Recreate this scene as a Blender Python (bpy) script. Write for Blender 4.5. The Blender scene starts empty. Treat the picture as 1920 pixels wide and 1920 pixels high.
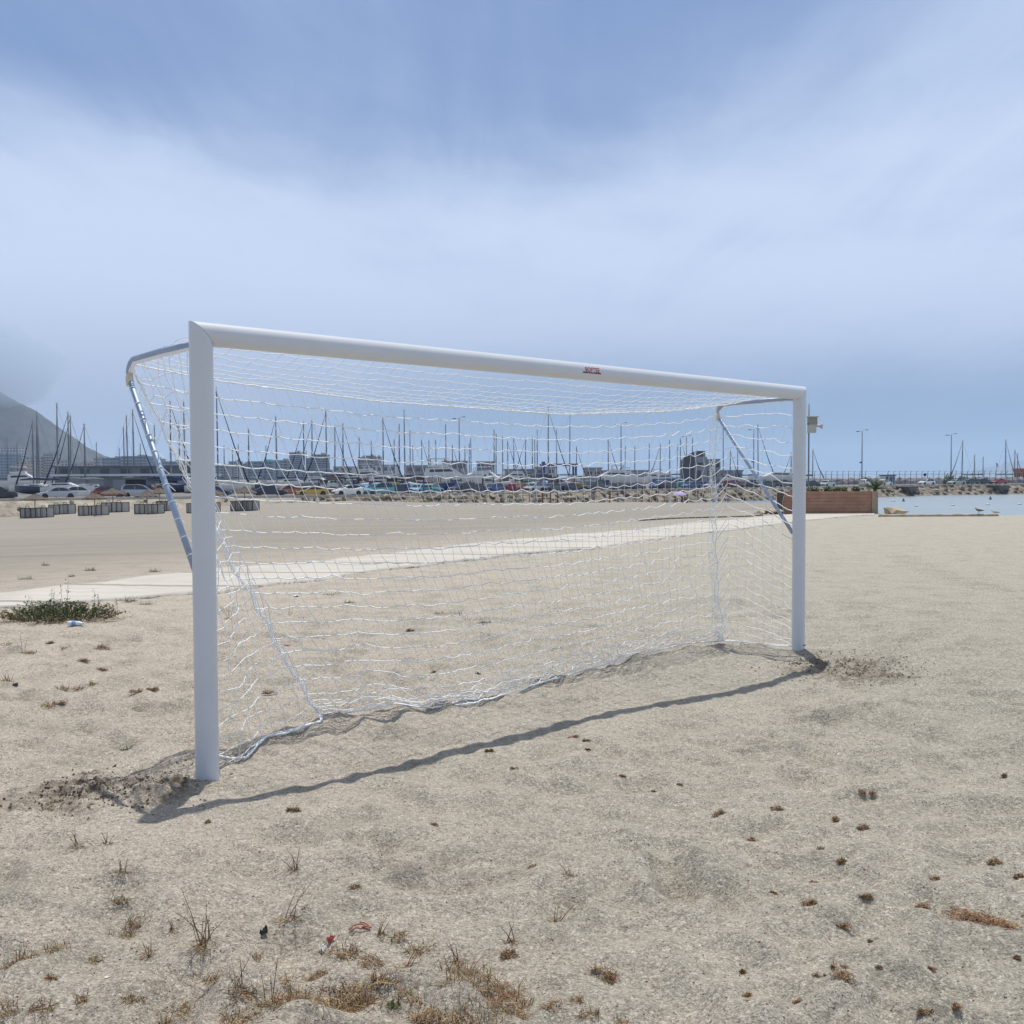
import bpy, bmesh, math, random
import numpy as np
from mathutils import Vector, Matrix, noise as mnoise
random.seed(7)
SC = bpy.context.scene
COL = SC.collection
R = math.radians

# ------------------------------------------------------------------ camera
EYE = 1.525
PITCH = math.atan(67.0 / 1920.0)
ROLL = 0.0045
FOC = 1920.0
cam_data = bpy.data.cameras.new('camera'); cam = bpy.data.objects.new('camera', cam_data); COL.objects.link(cam)
cam_data.sensor_width = 36.0; cam_data.lens = 36.0; cam_data.clip_start = 0.05; cam_data.clip_end = 60000
cam.rotation_mode = 'QUATERNION'
CR = Matrix.Rotation(math.pi / 2 - PITCH, 3, 'X') @ Matrix.Rotation(-ROLL, 3, 'Z')
cam.rotation_quaternion = CR.to_quaternion(); cam.location = (0, 0, EYE)
SC.camera = cam

# ------------------------------------------------------------------ light and sky
SUN_EL, SUN_AZ = 71.5, 1.5            # degrees; azimuth measured from +Y towards +X
sd = bpy.data.lights.new('sun', 'SUN'); so = bpy.data.objects.new('sun', sd); COL.objects.link(so)
sd.energy = 4.0; sd.angle = R(0.55); sd.color = (1.0, 0.955, 0.88)
sv = Vector((math.sin(R(SUN_AZ)) * math.cos(R(SUN_EL)), math.cos(R(SUN_AZ)) * math.cos(R(SUN_EL)), math.sin(R(SUN_EL))))
so.rotation_mode = 'QUATERNION'; so.rotation_quaternion = sv.to_track_quat('Z', 'Y'); so.location = (0, 0, 50)
SC.view_settings.view_transform = 'Standard'; SC.view_settings.look = 'None'
SC.view_settings.exposure = 0.0; SC.view_settings.gamma = 1.0
try:
    SC.cycles.use_denoising = True
    SC.cycles.volume_bounces = 1; SC.cycles.max_bounces = 6; SC.cycles.diffuse_bounces = 3
    SC.cycles.volume_step_rate = 5.0
except Exception: pass

world = bpy.data.worlds.new('World'); SC.world = world; world.use_nodes = True
wn, wl = world.node_tree.nodes, world.node_tree.links
wn.clear()
class NT:
    """short node-building helper"""
    def __init__(s, tree): s.t = tree; s.n = tree.nodes; s.l = tree.links
    def new(s, kind, **kw):
        n = s.n.new(kind)
        for k, v in kw.items(): setattr(n, k, v)
        return n
    def put(s, sock, v):
        if hasattr(v, 'is_output') or isinstance(v, bpy.types.NodeSocket): s.l.new(v, sock)
        else: sock.default_value = v
    def math(s, op, a, b=0.0, c=None, clamp=False):
        n = s.new('ShaderNodeMath', operation=op, use_clamp=clamp)
        s.put(n.inputs[0], a); s.put(n.inputs[1], b)
        if c is not None: s.put(n.inputs[2], c)
        return n.outputs[0]
    def mix(s, f, a, b, mode='MIX'):
        n = s.new('ShaderNodeMix', data_type='RGBA', blend_type=mode)
        s.put(n.inputs[0], f); s.put(n.inputs[6], a); s.put(n.inputs[7], b)
        return n.outputs[2]
    def noise(s, vec, scale, detail=3, rough=0.55, dist=0.0):
        n = s.new('ShaderNodeTexNoise'); s.put(n.inputs['Vector'], vec)
        n.inputs['Scale'].default_value = scale; n.inputs['Detail'].default_value = detail
        n.inputs['Roughness'].default_value = rough; n.inputs['Distortion'].default_value = dist
        return n.outputs['Fac']
    def ramp(s, f, pts, ease='LINEAR'):
        n = s.new('ShaderNodeValToRGB'); s.put(n.inputs[0], f); cr = n.color_ramp; cr.interpolation = ease
        while len(cr.elements) < len(pts): cr.elements.new(0.5)
        for e, (p, c) in zip(cr.elements, pts):
            e.position = p; e.color = c if len(c) == 4 else (*c, 1)
        return n.outputs[0]
    def mapv(s, v, f0, f1, t0=0.0, t1=1.0, smooth=False):
        n = s.new('ShaderNodeMapRange', clamp=True)
        if smooth: n.interpolation_type = 'SMOOTHSTEP'
        s.put(n.inputs[0], v); n.inputs[1].default_value = f0; n.inputs[2].default_value = f1
        n.inputs[3].default_value = t0; n.inputs[4].default_value = t1
        return n.outputs[0]
W = NT(world.node_tree)
tc = W.new('ShaderNodeTexCoord'); sep = W.new('ShaderNodeSeparateXYZ'); W.put(sep.inputs[0], tc.outputs['Generated'])
dx, dy, dz = sep.outputs
sky = W.new('ShaderNodeTexSky', sky_type='NISHITA'); sky.sun_disc = False
sky.sun_elevation = R(SUN_EL); sky.sun_rotation = R(SUN_AZ); sky.air_density = 1.0; sky.dust_density = 1.2; sky.ozone_density = 1.5
skyc = W.mix(1.0, sky.outputs[0], (0.07, 0.072, 0.085, 1), 'MULTIPLY')
# cloud layer: project the direction onto a flat deck so that streaks foreshorten towards the horizon
den = W.math('ADD', W.math('MAXIMUM', dz, 0.0), 0.09)
cu = W.math('DIVIDE', dx, den); cv = W.math('DIVIDE', dy, den)
cmb = W.new('ShaderNodeCombineXYZ'); W.put(cmb.inputs[0], cu); W.put(cmb.inputs[1], cv); cmb.inputs[2].default_value = 0.3
rot = W.new('ShaderNodeMapping'); W.put(rot.inputs[0], cmb.outputs[0]); rot.inputs['Rotation'].default_value = (0, 0, R(-28)); rot.inputs['Scale'].default_value = (1.0, 0.62, 1)
n1 = W.noise(rot.outputs[0], 0.62, 6, 0.56, 0.5)
n2 = W.noise(cmb.outputs[0], 0.33, 4, 0.5, 0.2)
# dense bank of fog cloud 8-17 degrees up, thinner above, blue gap low on the right
band = W.math('MULTIPLY', W.mapv(dz, 0.03, 0.15, 0, 1, True), W.mapv(W.math('ADD', dz, W.math('MULTIPLY', W.math('SUBTRACT', n2, 0.5), 0.45)), 0.17, 0.37, 1, 0, True))
azr = W.math('DIVIDE', dx, W.math('MAXIMUM', dy, 0.05))
veil = W.math('SUBTRACT', azr, W.math('MULTIPLY', W.math('SUBTRACT', dz, 0.30), 1.3))
top_r = W.math('MULTIPLY', W.mapv(veil, 0.0, 0.42, 0, 1, True), W.mapv(dz, 0.20, 0.30, 0, 1, True))
low_l = W.math('MULTIPLY', W.mapv(azr, 0.02, -0.34, 0, 1, True), W.mapv(dz, 0.15, 0.04, 0, 1, True))
amt = W.math('ADD', W.math('MULTIPLY', band, 1.02), W.math('MULTIPLY', top_r, 0.72))
amt = W.math('ADD', amt, W.math('MULTIPLY', low_l, 0.92))
rot2 = W.new('ShaderNodeMapping'); W.put(rot2.inputs[0], cmb.outputs[0]); rot2.inputs['Rotation'].default_value = (0, 0, R(35)); rot2.inputs['Scale'].default_value = (1.6, 0.5, 1)
n3 = W.noise(rot2.outputs[0], 1.5, 7, 0.62, 0.8)
nz = W.math('ADD', W.math('MULTIPLY', W.math('SUBTRACT', n1, 0.5), 1.3), W.math('MULTIPLY', W.math('SUBTRACT', n3, 0.5), 0.6))
nz = W.math('ADD', nz, W.math('MULTIPLY', W.math('SUBTRACT', n2, 0.5), 0.0))
nz = W.math('ADD', W.math('MULTIPLY', nz, 1.0), W.math('MULTIPLY', W.math('SUBTRACT', n2, 0.5), 0.6))
amt = W.math('ADD', amt, W.math('MULTIPLY', nz, W.mapv(dz, 0.02, 0.2, 0.25, 1.0)))
amt = W.mapv(amt, -0.12, 1.05, 0, 1, True)
# unseen sky behind the camera, cloud thinned to weaken fill on shaded fronts
amt = W.math('MULTIPLY', amt, W.mapv(dy, -0.5, 0.2, 0.35, 1.0, True))
cloudc = W.mix(W.mapv(dz, 0.03, 0.20, 0, 1, True), (0.40, 0.48, 0.66, 1), (0.62, 0.735, 0.955, 1))
gapc = W.mix(W.mapv(dz, 0.0, 0.3, 0, 1, True), (0.165, 0.315, 0.545, 1), (0.225, 0.355, 0.635, 1))
under = W.mix(0.80, skyc, gapc)
final = W.mix(amt, under, cloudc)
# made-up grey overcast overhead, out of view, to neutralise the blue fill
final = W.mix(W.math('MULTIPLY', W.mapv(dz, 0.45, 0.80, 0, 1, True), 0.9), final, (0.40, 0.405, 0.41, 1))
bg = W.new('ShaderNodeBackground'); W.put(bg.inputs[0], final); bg.inputs[1].default_value = 1.0
wo = W.new('ShaderNodeOutputWorld'); W.l.new(bg.outputs[0], wo.inputs[0])

# ------------------------------------------------------------------ general helpers
def unray(px, py):
    d = CR @ Vector(((px - 960) / FOC, -(py - 960) / FOC, -1.0))
    return d
def atY(px, py, Y):
    """the point on the sight line of a photo pixel that stands Y metres ahead"""
    d = unray(px, py); k = Y / d.y
    return Vector((d.x * k, Y, EYE + d.z * k))
def tag(o, label=None, cat=None, group=None, kind=None):
    if label: o['label'] = label
    if cat: o['category'] = cat
    if group: o['group'] = group
    if kind: o['kind'] = kind
    return o
def thing(name, label, cat, loc=(0, 0, 0), rz=0.0, group=None):
    o = bpy.data.objects.new(name, None); COL.objects.link(o)
    o.location = loc; o.rotation_euler = (0, 0, rz); o.empty_display_size = 0.2
    return tag(o, label, cat, group)

class MB:
    """collects shapes, then links them as ONE mesh object"""
    def __init__(s): s.v = []; s.f = []; s.m = []
    def add(s, vs, fs, mi=0):
        b = len(s.v); s.v += [tuple(p) for p in vs]; s.f += [tuple(i + b for i in f) for f in fs]; s.m += [mi] * len(fs)
    def box(s, c, d, rz=0.0, mi=0, taper=1.0):
        cx, cy, cz = c; hx, hy, hz = d[0] / 2, d[1] / 2, d[2] / 2
        vs = []
        for z, k in ((-hz, 1), (hz, taper)):
            for x, y in ((-hx, -hy), (hx, -hy), (hx, hy), (-hx, hy)):
                x *= k; y *= k
                vs.append((cx + x * math.cos(rz) - y * math.sin(rz), cy + x * math.sin(rz) + y * math.cos(rz), cz + z))
        s.add(vs, [(3, 2, 1, 0), (4, 5, 6, 7), (0, 1, 5, 4), (1, 2, 6, 5), (2, 3, 7, 6), (3, 0, 4, 7)], mi)
    def tube(s, pts, r, n=6, mi=0, cap=True, flat=None):
        pts = [Vector(p) for p in pts]; N = len(pts)
        rs = r if hasattr(r, '__len__') else [r] * N
        up = None; vs = []
        for i, p in enumerate(pts):
            a = pts[max(i - 1, 0)]; b = pts[min(i + 1, N - 1)]
            d = (b - a)
            if d.length < 1e-9: d = Vector((0, 0, 1))
            d.normalize()
            if up is None:
                up = Vector((0, 0, 1)) if abs(d.z) < 0.9 else Vector((1, 0, 0))
            u = up - d * up.dot(d)
            if u.length < 1e-6: u = d.orthogonal()
            u.normalize(); w = d.cross(u); up = u
            for k in range(n):
                t = 2 * math.pi * k / n
                vs.append(p + (u * math.cos(t) + w * math.sin(t)) * rs[i])
        fs = [(i * n + k, i * n + (k + 1) % n, (i + 1) * n + (k + 1) % n, (i + 1) * n + k) for i in range(N - 1) for k in range(n)]
        if cap: fs += [tuple(range(n))[::-1], tuple((N - 1) * n + k for k in range(n))]
        s.add(vs, fs, mi)
    def lathe(s, prof, c=(0, 0, 0), n=12, mi=0):
        vs = [(c[0] + r * math.cos(2 * math.pi * k / n), c[1] + r * math.sin(2 * math.pi * k / n), c[2] + z) for r, z in prof for k in range(n)]
        N = len(prof)
        fs = [(i * n + k, i * n + (k + 1) % n, (i + 1) * n + (k + 1) % n, (i + 1) * n + k) for i in range(N - 1) for k in range(n)]
        fs += [tuple(range(n))[::-1], tuple((N - 1) * n + k for k in range(n))]
        s.add(vs, fs, mi)
    def prism(s, poly, y0, y1, mi=0, sx=1.0):
        """side outline in x,z pushed from y0 to y1"""
        n = len(poly)
        vs = [(x, y0, z) for x, z in poly] + [(x, y1, z) for x, z in poly]
        fs = [tuple(range(n)), tuple(range(2 * n - 1, n - 1, -1))] + [((i + 1) % n, i, n + i, n + (i + 1) % n) for i in range(n)]
        s.add(vs, fs, mi)
    def loft(s, rings, mi=0, closed=True, cap=True):
        n = len(rings[0]); vs = [p for r in rings for p in r]; fs = []
        for i in range(len(rings) - 1):
            for k in range(n if closed else n - 1):
                k2 = (k + 1) % n
                fs.append((i * n + k, i * n + k2, (i + 1) * n + k2, (i + 1) * n + k))
        if cap: fs += [tuple(range(n))[::-1], tuple((len(rings) - 1) * n + k for k in range(n))]
        s.add(vs, fs, mi)
    def build(s, name, mats, parent=None, smooth=False, data=False):
        me = bpy.data.meshes.new(name); me.from_pydata(s.v, [], s.f); me.update()
        if not isinstance(mats, (list, tuple)): mats = [mats]
        for m in mats: me.materials.append(m)
        if len(mats) > 1: me.polygons.foreach_set('material_index', s.m)
        if smooth: me.polygons.foreach_set('use_smooth', [True] * len(me.polygons))
        if data: return me
        o = bpy.data.objects.new(name, me); COL.objects.link(o)
        if parent is not None: o.parent = parent
        return o
def put(name, me, parent=None, loc=None):
    o = bpy.data.objects.new(name, me); COL.objects.link(o)
    if parent is not None: o.parent = parent
    if loc is not None: o.location = loc
    return o
def copy_tree(o, parent=None):
    c = o.copy(); COL.objects.link(c)
    if parent is not None: c.parent = parent
    for ch in list(o.children): copy_tree(ch, c)
    return c
def autosmooth(o, ang=40):
    me = o.data
    me.polygons.foreach_set('use_smooth', [True] * len(me.polygons))
    try: me.set_sharp_from_angle(angle=R(ang))
    except Exception: pass
    return o

# ------------------------------------------------------------------ materials
MATS = {}
def mat(name, col, rough=0.6, metal=0.0, vary=0.0, scale=4.0, bump=0.0, bscale=None, spec=0.5, coat=0.0, col2=None, trans=0.0):
    if name in MATS: return MATS[name]
    m = bpy.data.materials.new(name); m.use_nodes = True; MATS[name] = m
    T = NT(m.node_tree); b = m.node_tree.nodes['Principled BSDF']
    b.inputs['Roughness'].default_value = rough; b.inputs['Metallic'].default_value = metal
    b.inputs['Specular IOR Level'].default_value = spec; b.inputs['Coat Weight'].default_value = coat
    if trans: b.inputs['Transmission Weight'].default_value = trans
    if vary or col2:
        t = T.new('ShaderNodeTexCoord'); f = T.noise(t.outputs['Object'], scale, 5, 0.6)
        a = tuple(max(0, x * (1 - vary)) for x in col); c = tuple(min(1, x * (1 + vary)) for x in (col2 or col))
        T.put(b.inputs['Base Color'], T.ramp(f, [(0.3, a), (0.7, c)]))
    else: b.inputs['Base Color'].default_value = (*col, 1)
    if bump:
        t = T.new('ShaderNodeTexCoord'); f = T.noise(t.outputs['Object'], bscale or scale * 3, 4, 0.6)
        bn = T.new('ShaderNodeBump'); bn.inputs['Strength'].default_value = bump; bn.inputs['Distance'].default_value = 0.02
        T.put(bn.inputs['Height'], f); T.put(b.inputs['Normal'], bn.outputs[0])
    return m

# ------------------------------------------------------------------ terrain height
def _hash(ix, iy, s):
    h = (ix * 374761393 + iy * 668265263 + s * 2246822519) & 0xFFFFFFFF
    h = ((h ^ (h >> 13)) * 1274126177) & 0xFFFFFFFF
    h = h ^ (h >> 16)
    return (h & 0xFFFFFF).astype(np.float64) / 0xFFFFFF
def vnoise(x, y, s=0):
    x = np.asarray(x, float); y = np.asarray(y, float)
    ix = np.floor(x).astype(np.int64); iy = np.floor(y).astype(np.int64)
    fx = x - ix; fy = y - iy
    fx = fx * fx * fx * (fx * (fx * 6 - 15) + 10); fy = fy * fy * fy * (fy * (fy * 6 - 15) + 10)
    ix = ix & 0xFFFFF; iy = iy & 0xFFFFF
    ix1 = (ix + 1) & 0xFFFFF; iy1 = (iy + 1) & 0xFFFFF
    a = _hash(ix, iy, s); b = _hash(ix1, iy, s); c = _hash(ix, iy1, s); d = _hash(ix1, iy1, s)
    return (a * (1 - fx) + b * fx) * (1 - fy) + (c * (1 - fx) + d * fx) * fy - 0.5
PA = np.array([-6.85, 13.7]); PD = np.array([0.567, 0.824]); PN = np.array([-0.824, 0.567])
rs = np.random.RandomState(3)
P1 = unray(389, 1461); P1 = Vector((P1.x, P1.y, 0)) * (EYE / -unray(389, 1461).z)
P2 = unray(1497, 1215); P2 = Vector((P2.x, P2.y, 0)) * (EYE / -unray(1497, 1215).z)
FEET = []
for i in range(420):
    Y = 2.4 + 10 * rs.rand() ** 1.1; X = (rs.rand() * 1.3 - 0.65) * Y
    FEET.append((X, Y, rs.rand() * 3.14, 0.07 + 0.05 * rs.rand(), 0.13 + 0.10 * rs.rand(), 0.014 + 0.022 * rs.rand()))
def gz(X, Y, fine=True):
    X = np.asarray(X, float); Y = np.asarray(Y, float)
    s = (X - PA[0]) * PN[0] + (Y - PA[1]) * PN[1] - 0.3
    t = X / np.maximum(Y, 5.0)
    sl = np.interp(t, [-0.46, -0.16, 0.12, 0.23, 0.28], [0.030, 0.0215, 0.046, 0.067, 0.09])
    sp = np.where(s > 0, s * s / (s + 5.0), 0.0)
    z = -sl * sp
    cr = np.clip((t - 0.27) / 0.06, 0, 1) * np.clip(Y - np.interp(t, [0.355, 0.375], [40.6, 37.6]), 0, 60)
    z = z - 0.16 * cr * np.clip(cr / 1.5, 0, 1)
    z = np.maximum(z, -6.5)
    d = np.sqrt(X * X + Y * Y)
    ux_ = X - P1.x + 0.0; t_ = np.clip(((X + 1.55) * 3.95 + (Y - 4.45) * 3.85) / (3.95 ** 2 + 3.85 ** 2), 0, 1)
    calm = 1 - 0.86 * np.exp(-(((X + 1.55 - 3.95 * t_) ** 2 + (Y - 4.45 - 3.85 * t_) ** 2) / 0.20))
    near = calm * np.exp(-np.maximum(d - 7, 0) / 8.0) * np.where(s < 0, 1.0, 0.6)
    z = z + vnoise(X * 0.45, Y * 0.45, 1) * 0.045 * np.exp(-np.maximum(d - 12, 0) / 18.0)
    z = z + vnoise(X * 0.06, Y * 0.06, 2) * 0.25 * np.clip((s - 4) / 15, 0, 1)
    z = z + near * (vnoise(X * 1.7, Y * 1.7, 3) * 0.012 + vnoise(X * 4.1, Y * 4.1, 4) * 0.044 + vnoise(X * 6.3 + 5, Y * 6.3, 16) * 0.030)
    # hollows and heaps that bend the shadow of the crossbar
    z = z + 0.050 * np.exp(-(((X + 1.3) / 1.1) ** 2 + ((Y - 4.15) / 0.75) ** 2)) - 0.055 * np.exp(-(((X - 1.9) / 1.4) ** 2 + ((Y - 7.4) / 0.9) ** 2))
    if fine:
        z = z + near * (vnoise(X * 9.5, Y * 9.5, 5) * 0.026 + vnoise(X * 21, Y * 21, 6) * 0.009 + vnoise(X * 45, Y * 45, 7) * 0.003) + (1 - calm) * vnoise(X * 8, Y * 8, 22) * 0.020 + (1 - calm) * vnoise(X * 16, Y * 16, 21) * 0.014
        for fx, fy, a, w, l, dp in FEET:
            m = (np.abs(X - fx) < 0.4) & (np.abs(Y - fy) < 0.4)
            if not m.any(): continue
            ux = (X[m] - fx) * math.cos(a) + (Y[m] - fy) * math.sin(a); uy = -(X[m] - fx) * math.sin(a) + (Y[m] - fy) * math.cos(a)
            q = (ux / w) ** 2 + (uy / l) ** 2
            dp = dp * calm[m]
            z[m] += -dp * np.exp(-q * 1.3) + 0.5 * dp * np.exp(-((np.sqrt(q) - 1.5) ** 2) * 5)
        so_ = soil(X, Y)
        z = z + np.clip(so_ * 1.3 - 0.2, 0, 1) * (vnoise(X * 5, Y * 5, 9) * 0.03 + np.abs(vnoise(X * 13, Y * 13, 10)) * 0.05 + vnoise(X * 27, Y * 27, 11) * 0.034 + vnoise(X * 55, Y * 55, 14) * 0.016)
    # a tyre track printed in the firm sand on the right
    if fine:
        for (ax, ay), (bx, by) in zip(TRACK, TRACK[1:]):
            L2 = (bx - ax) ** 2 + (by - ay) ** 2; m = (np.abs(X - ax) < 3.5) & (np.abs(Y - ay) < 3.5)
            if not m.any(): continue
            q = ((X[m] - ax) * (bx - ax) + (Y[m] - ay) * (by - ay)) / L2; dd = np.abs((X[m] - ax) * (by - ay) - (Y[m] - ay) * (bx - ax)) / math.sqrt(L2)
            z[m] += 0.022 * np.sin(q * math.sqrt(L2) * 6.283 / 0.34) * np.exp(-(dd / 0.30) ** 4) * ((q > 0) & (q <= 1))
    # the quay and everything beyond the road stand on their own slab: keep the sand below it
    return z
def soil(X, Y):
    n = vnoise(X * 2.2, Y * 2.2, 12) * 1.1 + vnoise(X * 6, Y * 6, 13) * 1.1 + vnoise(X * 17, Y * 17, 15) * 0.8
    m = np.zeros_like(X)
    for cx, cy, rx, ry, k in SOILS:
        q = ((X - cx) / rx) ** 2 + ((Y - cy) / ry) ** 2
        m = np.maximum(m, k * np.clip(1.25 - q + n, 0, 1))
    return m
def gpt(px, py):
    d = unray(px, py); k = EYE / -d.z
    return d.x * k, d.y * k
TRACK = [gpt(1690, 1040), gpt(1706, 1052), gpt(1738, 1067), gpt(1781, 1082), gpt(1824, 1094), gpt(1900, 1108)]
a1 = gpt(205, 1488); a2 = gpt(1590, 1245); a3 = gpt(560, 1500); a4 = gpt(820, 1650); a5 = gpt(1190, 1690)
SOILS = [(a1[0], a1[1], 0.42, 0.36, 1.0), (a2[0], a2[1], 0.50, 0.60, 0.9), (a3[0], a3[1] - .12, 0.16, 0.06, 0.2), (a4[0], a4[1], 0.30, 0.14, 0.35),
         (a5[0], a5[1], 0.25, 0.12, 0.3)]
def gz1(x, y, fine=True): return float(gz(np.array([x]), np.array([y]), fine)[0])
def ground(px, py):
    """where the sight line of a pixel meets the sand"""
    d = unray(px, py)
    lo = 1.5; hi = 400.0
    ks = np.geomspace(1.5, 260, 700); h = EYE + d.z * ks / d.y - gz(d.x * ks / d.y, ks, False)
    i = int(np.argmax(h < 0)) if (h < 0).any() else len(ks) - 1
    a, b = ks[max(i - 1, 0)], ks[i]
    for _ in range(18):
        c = 0.5 * (a + b)
        if EYE + d.z * c / d.y - gz1(d.x * c / d.y, c, False) > 0: a = c
        else: b = c
    return Vector((d.x * a / d.y, a, gz1(d.x * a / d.y, a)))

# sand material
def sand_material():
    m = bpy.data.materials.new('beach_sand'); m.use_nodes = True; T = NT(m.node_tree); b = m.node_tree.nodes['Principled BSDF']
    t = T.new('ShaderNodeTexCoord').outputs['Object']
    big = T.noise(t, 0.35, 3, 0.5); mid = T.noise(t, 2.3, 5, 0.62); fine = T.noise(t, 42, 6, 0.72); grain = T.noise(t, 120, 3, 0.75)
    sx_ = T.new('ShaderNodeSeparateXYZ'); T.put(sx_.inputs[0], t)
    c = T.mix(T.mapv(T.math('ADD', T.math('MULTIPLY', sx_.outputs[0], 0.12), big), 0.1, 0.95), (0.525, 0.462, 0.388, 1), (0.430, 0.406, 0.343, 1))
    c = T.mix(T.mapv(mid, 0.46, 0.74), c, (0.345, 0.318, 0.262, 1))
    c = T.mix(T.math('MULTIPLY', T.mapv(fine, 0.50, 0.66), 0.70), c, (0.24, 0.21, 0.17, 1))
    c = T.mix(T.math('MULTIPLY', T.mapv(fine, 0.47, 0.33), 0.75), c, (0.70, 0.64, 0.54, 1))
    g = T.mapv(grain, 0.34, 0.66, 0.55, 1.45)
    gm = T.new('ShaderNodeMix', data_type='RGBA', blend_type='MULTIPLY'); gm.inputs[0].default_value = 1.0
    cg = T.new('ShaderNodeCombineXYZ'); [T.put(cg.inputs[i], g) for i in range(3)]
    T.put(gm.inputs[6], c); T.put(gm.inputs[7], cg.outputs[0]); c = gm.outputs[2]
    # sparse shell chips and dark grit
    for sc, th, col in ((38, 0.105, (0.62, 0.60, 0.55, 1)), (55, 0.12, (0.10, 0.085, 0.07, 1)), (23, 0.07, (0.22, 0.10, 0.06, 1))):
        vo = T.new('ShaderNodeTexVoronoi', feature='F1'); T.put(vo.inputs['Vector'], t); vo.inputs['Scale'].default_value = sc
        sel = T.new('ShaderNodeSeparateColor'); T.put(sel.inputs[0], vo.outputs['Color'])
        pick = T.math('GREATER_THAN', sel.outputs[0], 0.84)
        c = T.mix(T.math('MULTIPLY', T.math('LESS_THAN', vo.outputs['Distance'], th * 1.6), pick), c, col)
    at = T.new('ShaderNodeAttribute', attribute_name='soil')
    c = T.mix(T.math('MULTIPLY', T.math('MULTIPLY', at.outputs['Fac'], 0.85), T.mapv(T.noise(t, 11, 4, 0.65), 0.42, 0.60, 0.12, 1.0)), c, T.mix(T.mapv(fine, 0.35, 0.65), (0.055, 0.042, 0.03, 1), (0.20, 0.16, 0.12, 1)))
    # combed, finer sand beyond the path
    sp = T.new('ShaderNodeSeparateXYZ'); T.put(sp.inputs[0], t)
    s = T.math('ADD', T.math('MULTIPLY', T.math('SUBTRACT', sp.outputs[0], PA[0]), PN[0]), T.math('MULTIPLY', T.math('SUBTRACT', sp.outputs[1], PA[1]), PN[1]))
    far = T.mapv(s, -3, 7, 0, 1, True)
    mp = T.new('ShaderNodeMapping'); T.put(mp.inputs[0], t); mp.inputs['Rotation'].default_value = (0, 0, R(-20)); mp.inputs['Scale'].default_value = (0.12, 1.0, 1)
    st = T.noise(mp.outputs[0], 0.9, 4, 0.6)
    c2 = T.mix(T.mapv(st, 0.35, 0.7), (0.30, 0.276, 0.236, 1), (0.235, 0.217, 0.186, 1))
    c = T.mix(T.math('MULTIPLY', far, 0.85), c, c2)
    # damp margin above the water line
    wet = T.mapv(sp.outputs[2], -3.0, -3.35, 0, 1)
    c = T.mix(T.math('MULTIPLY', wet, 0.6), c, (0.14, 0.12, 0.095, 1))
    T.put(b.inputs['Base Color'], c); b.inputs['Roughness'].default_value = 0.93; b.inputs['Specular IOR Level'].default_value = 0.25
    bn = T.new('ShaderNodeBump'); bn.inputs['Strength'].default_value = 1.0; bn.inputs['Distance'].default_value = 0.018
    hh = T.math('ADD', T.math('MULTIPLY', fine, 1.0), T.math('MULTIPLY', grain, 0.42)); hh = T.math('ADD', hh, T.math('MULTIPLY', T.noise(t, 70, 4, 0.7), 0.6))
    T.put(bn.inputs['Height'], hh); T.put(b.inputs['Normal'], bn.outputs[0])
    return m

def build_ground():
    th = np.concatenate([np.linspace(-180, -36, 40)[:-1], np.linspace(-36, 36, 760), np.linspace(36, 180, 40)[1:-1]])
    th = np.radians(th)
    rr = np.concatenate([np.geomspace(0.15, 2.2, 10)[:-1], np.geomspace(2.2, 45, 900)[:-1], np.geomspace(45, 9000, 170)])
    TH, RR = np.meshgrid(th, rr)
    X = (np.sin(TH) * RR).ravel(); Y = (np.cos(TH) * RR).ravel()
    Z = gz(X, Y); S = soil(X, Y)
    nr, nt = RR.shape
    v = np.empty((nr * nt + 1, 3)); v[:-1, 0] = X; v[:-1, 1] = Y; v[:-1, 2] = Z; v[-1] = (0, 0, gz1(0, 0))
    i = np.arange(nr - 1)[:, None] * nt; j = np.arange(nt)[None, :]; j2 = (j + 1) % nt
    q = np.stack([i + j, i + j2, i + nt + j2, i + nt + j], -1).reshape(-1, 4)[:, ::-1]
    tri = np.stack([np.full(nt, nr * nt), np.arange(nt), (np.arange(nt) + 1) % nt], -1)[:, ::-1]
    me = bpy.data.meshes.new('beach_sand')
    me.vertices.add(len(v)); me.vertices.foreach_set('co', v.ravel())
    nl = len(q) * 4 + len(tri) * 3
    me.loops.add(nl); me.loops.foreach_set('vertex_index', np.concatenate([q.ravel(), tri.ravel()]).astype(np.int32))
    me.polygons.add(len(q) + len(tri))
    ls = np.concatenate([np.arange(len(q)) * 4, len(q) * 4 + np.arange(len(tri)) * 3]).astype(np.int32)
    me.polygons.foreach_set('loop_start', ls)
    me.update(calc_edges=True); me.validate()
    at = me.attributes.new('soil', 'FLOAT', 'POINT'); at.data.foreach_set('value', np.concatenate([S, [0]]).astype(np.float32))
    me.polygons.foreach_set('use_smooth', [True] * len(me.polygons))
    me.materials.append(sand_material())
    o = bpy.data.objects.new('beach_sand', me); COL.objects.link(o); tag(o, kind='structure')
build_ground()

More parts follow.
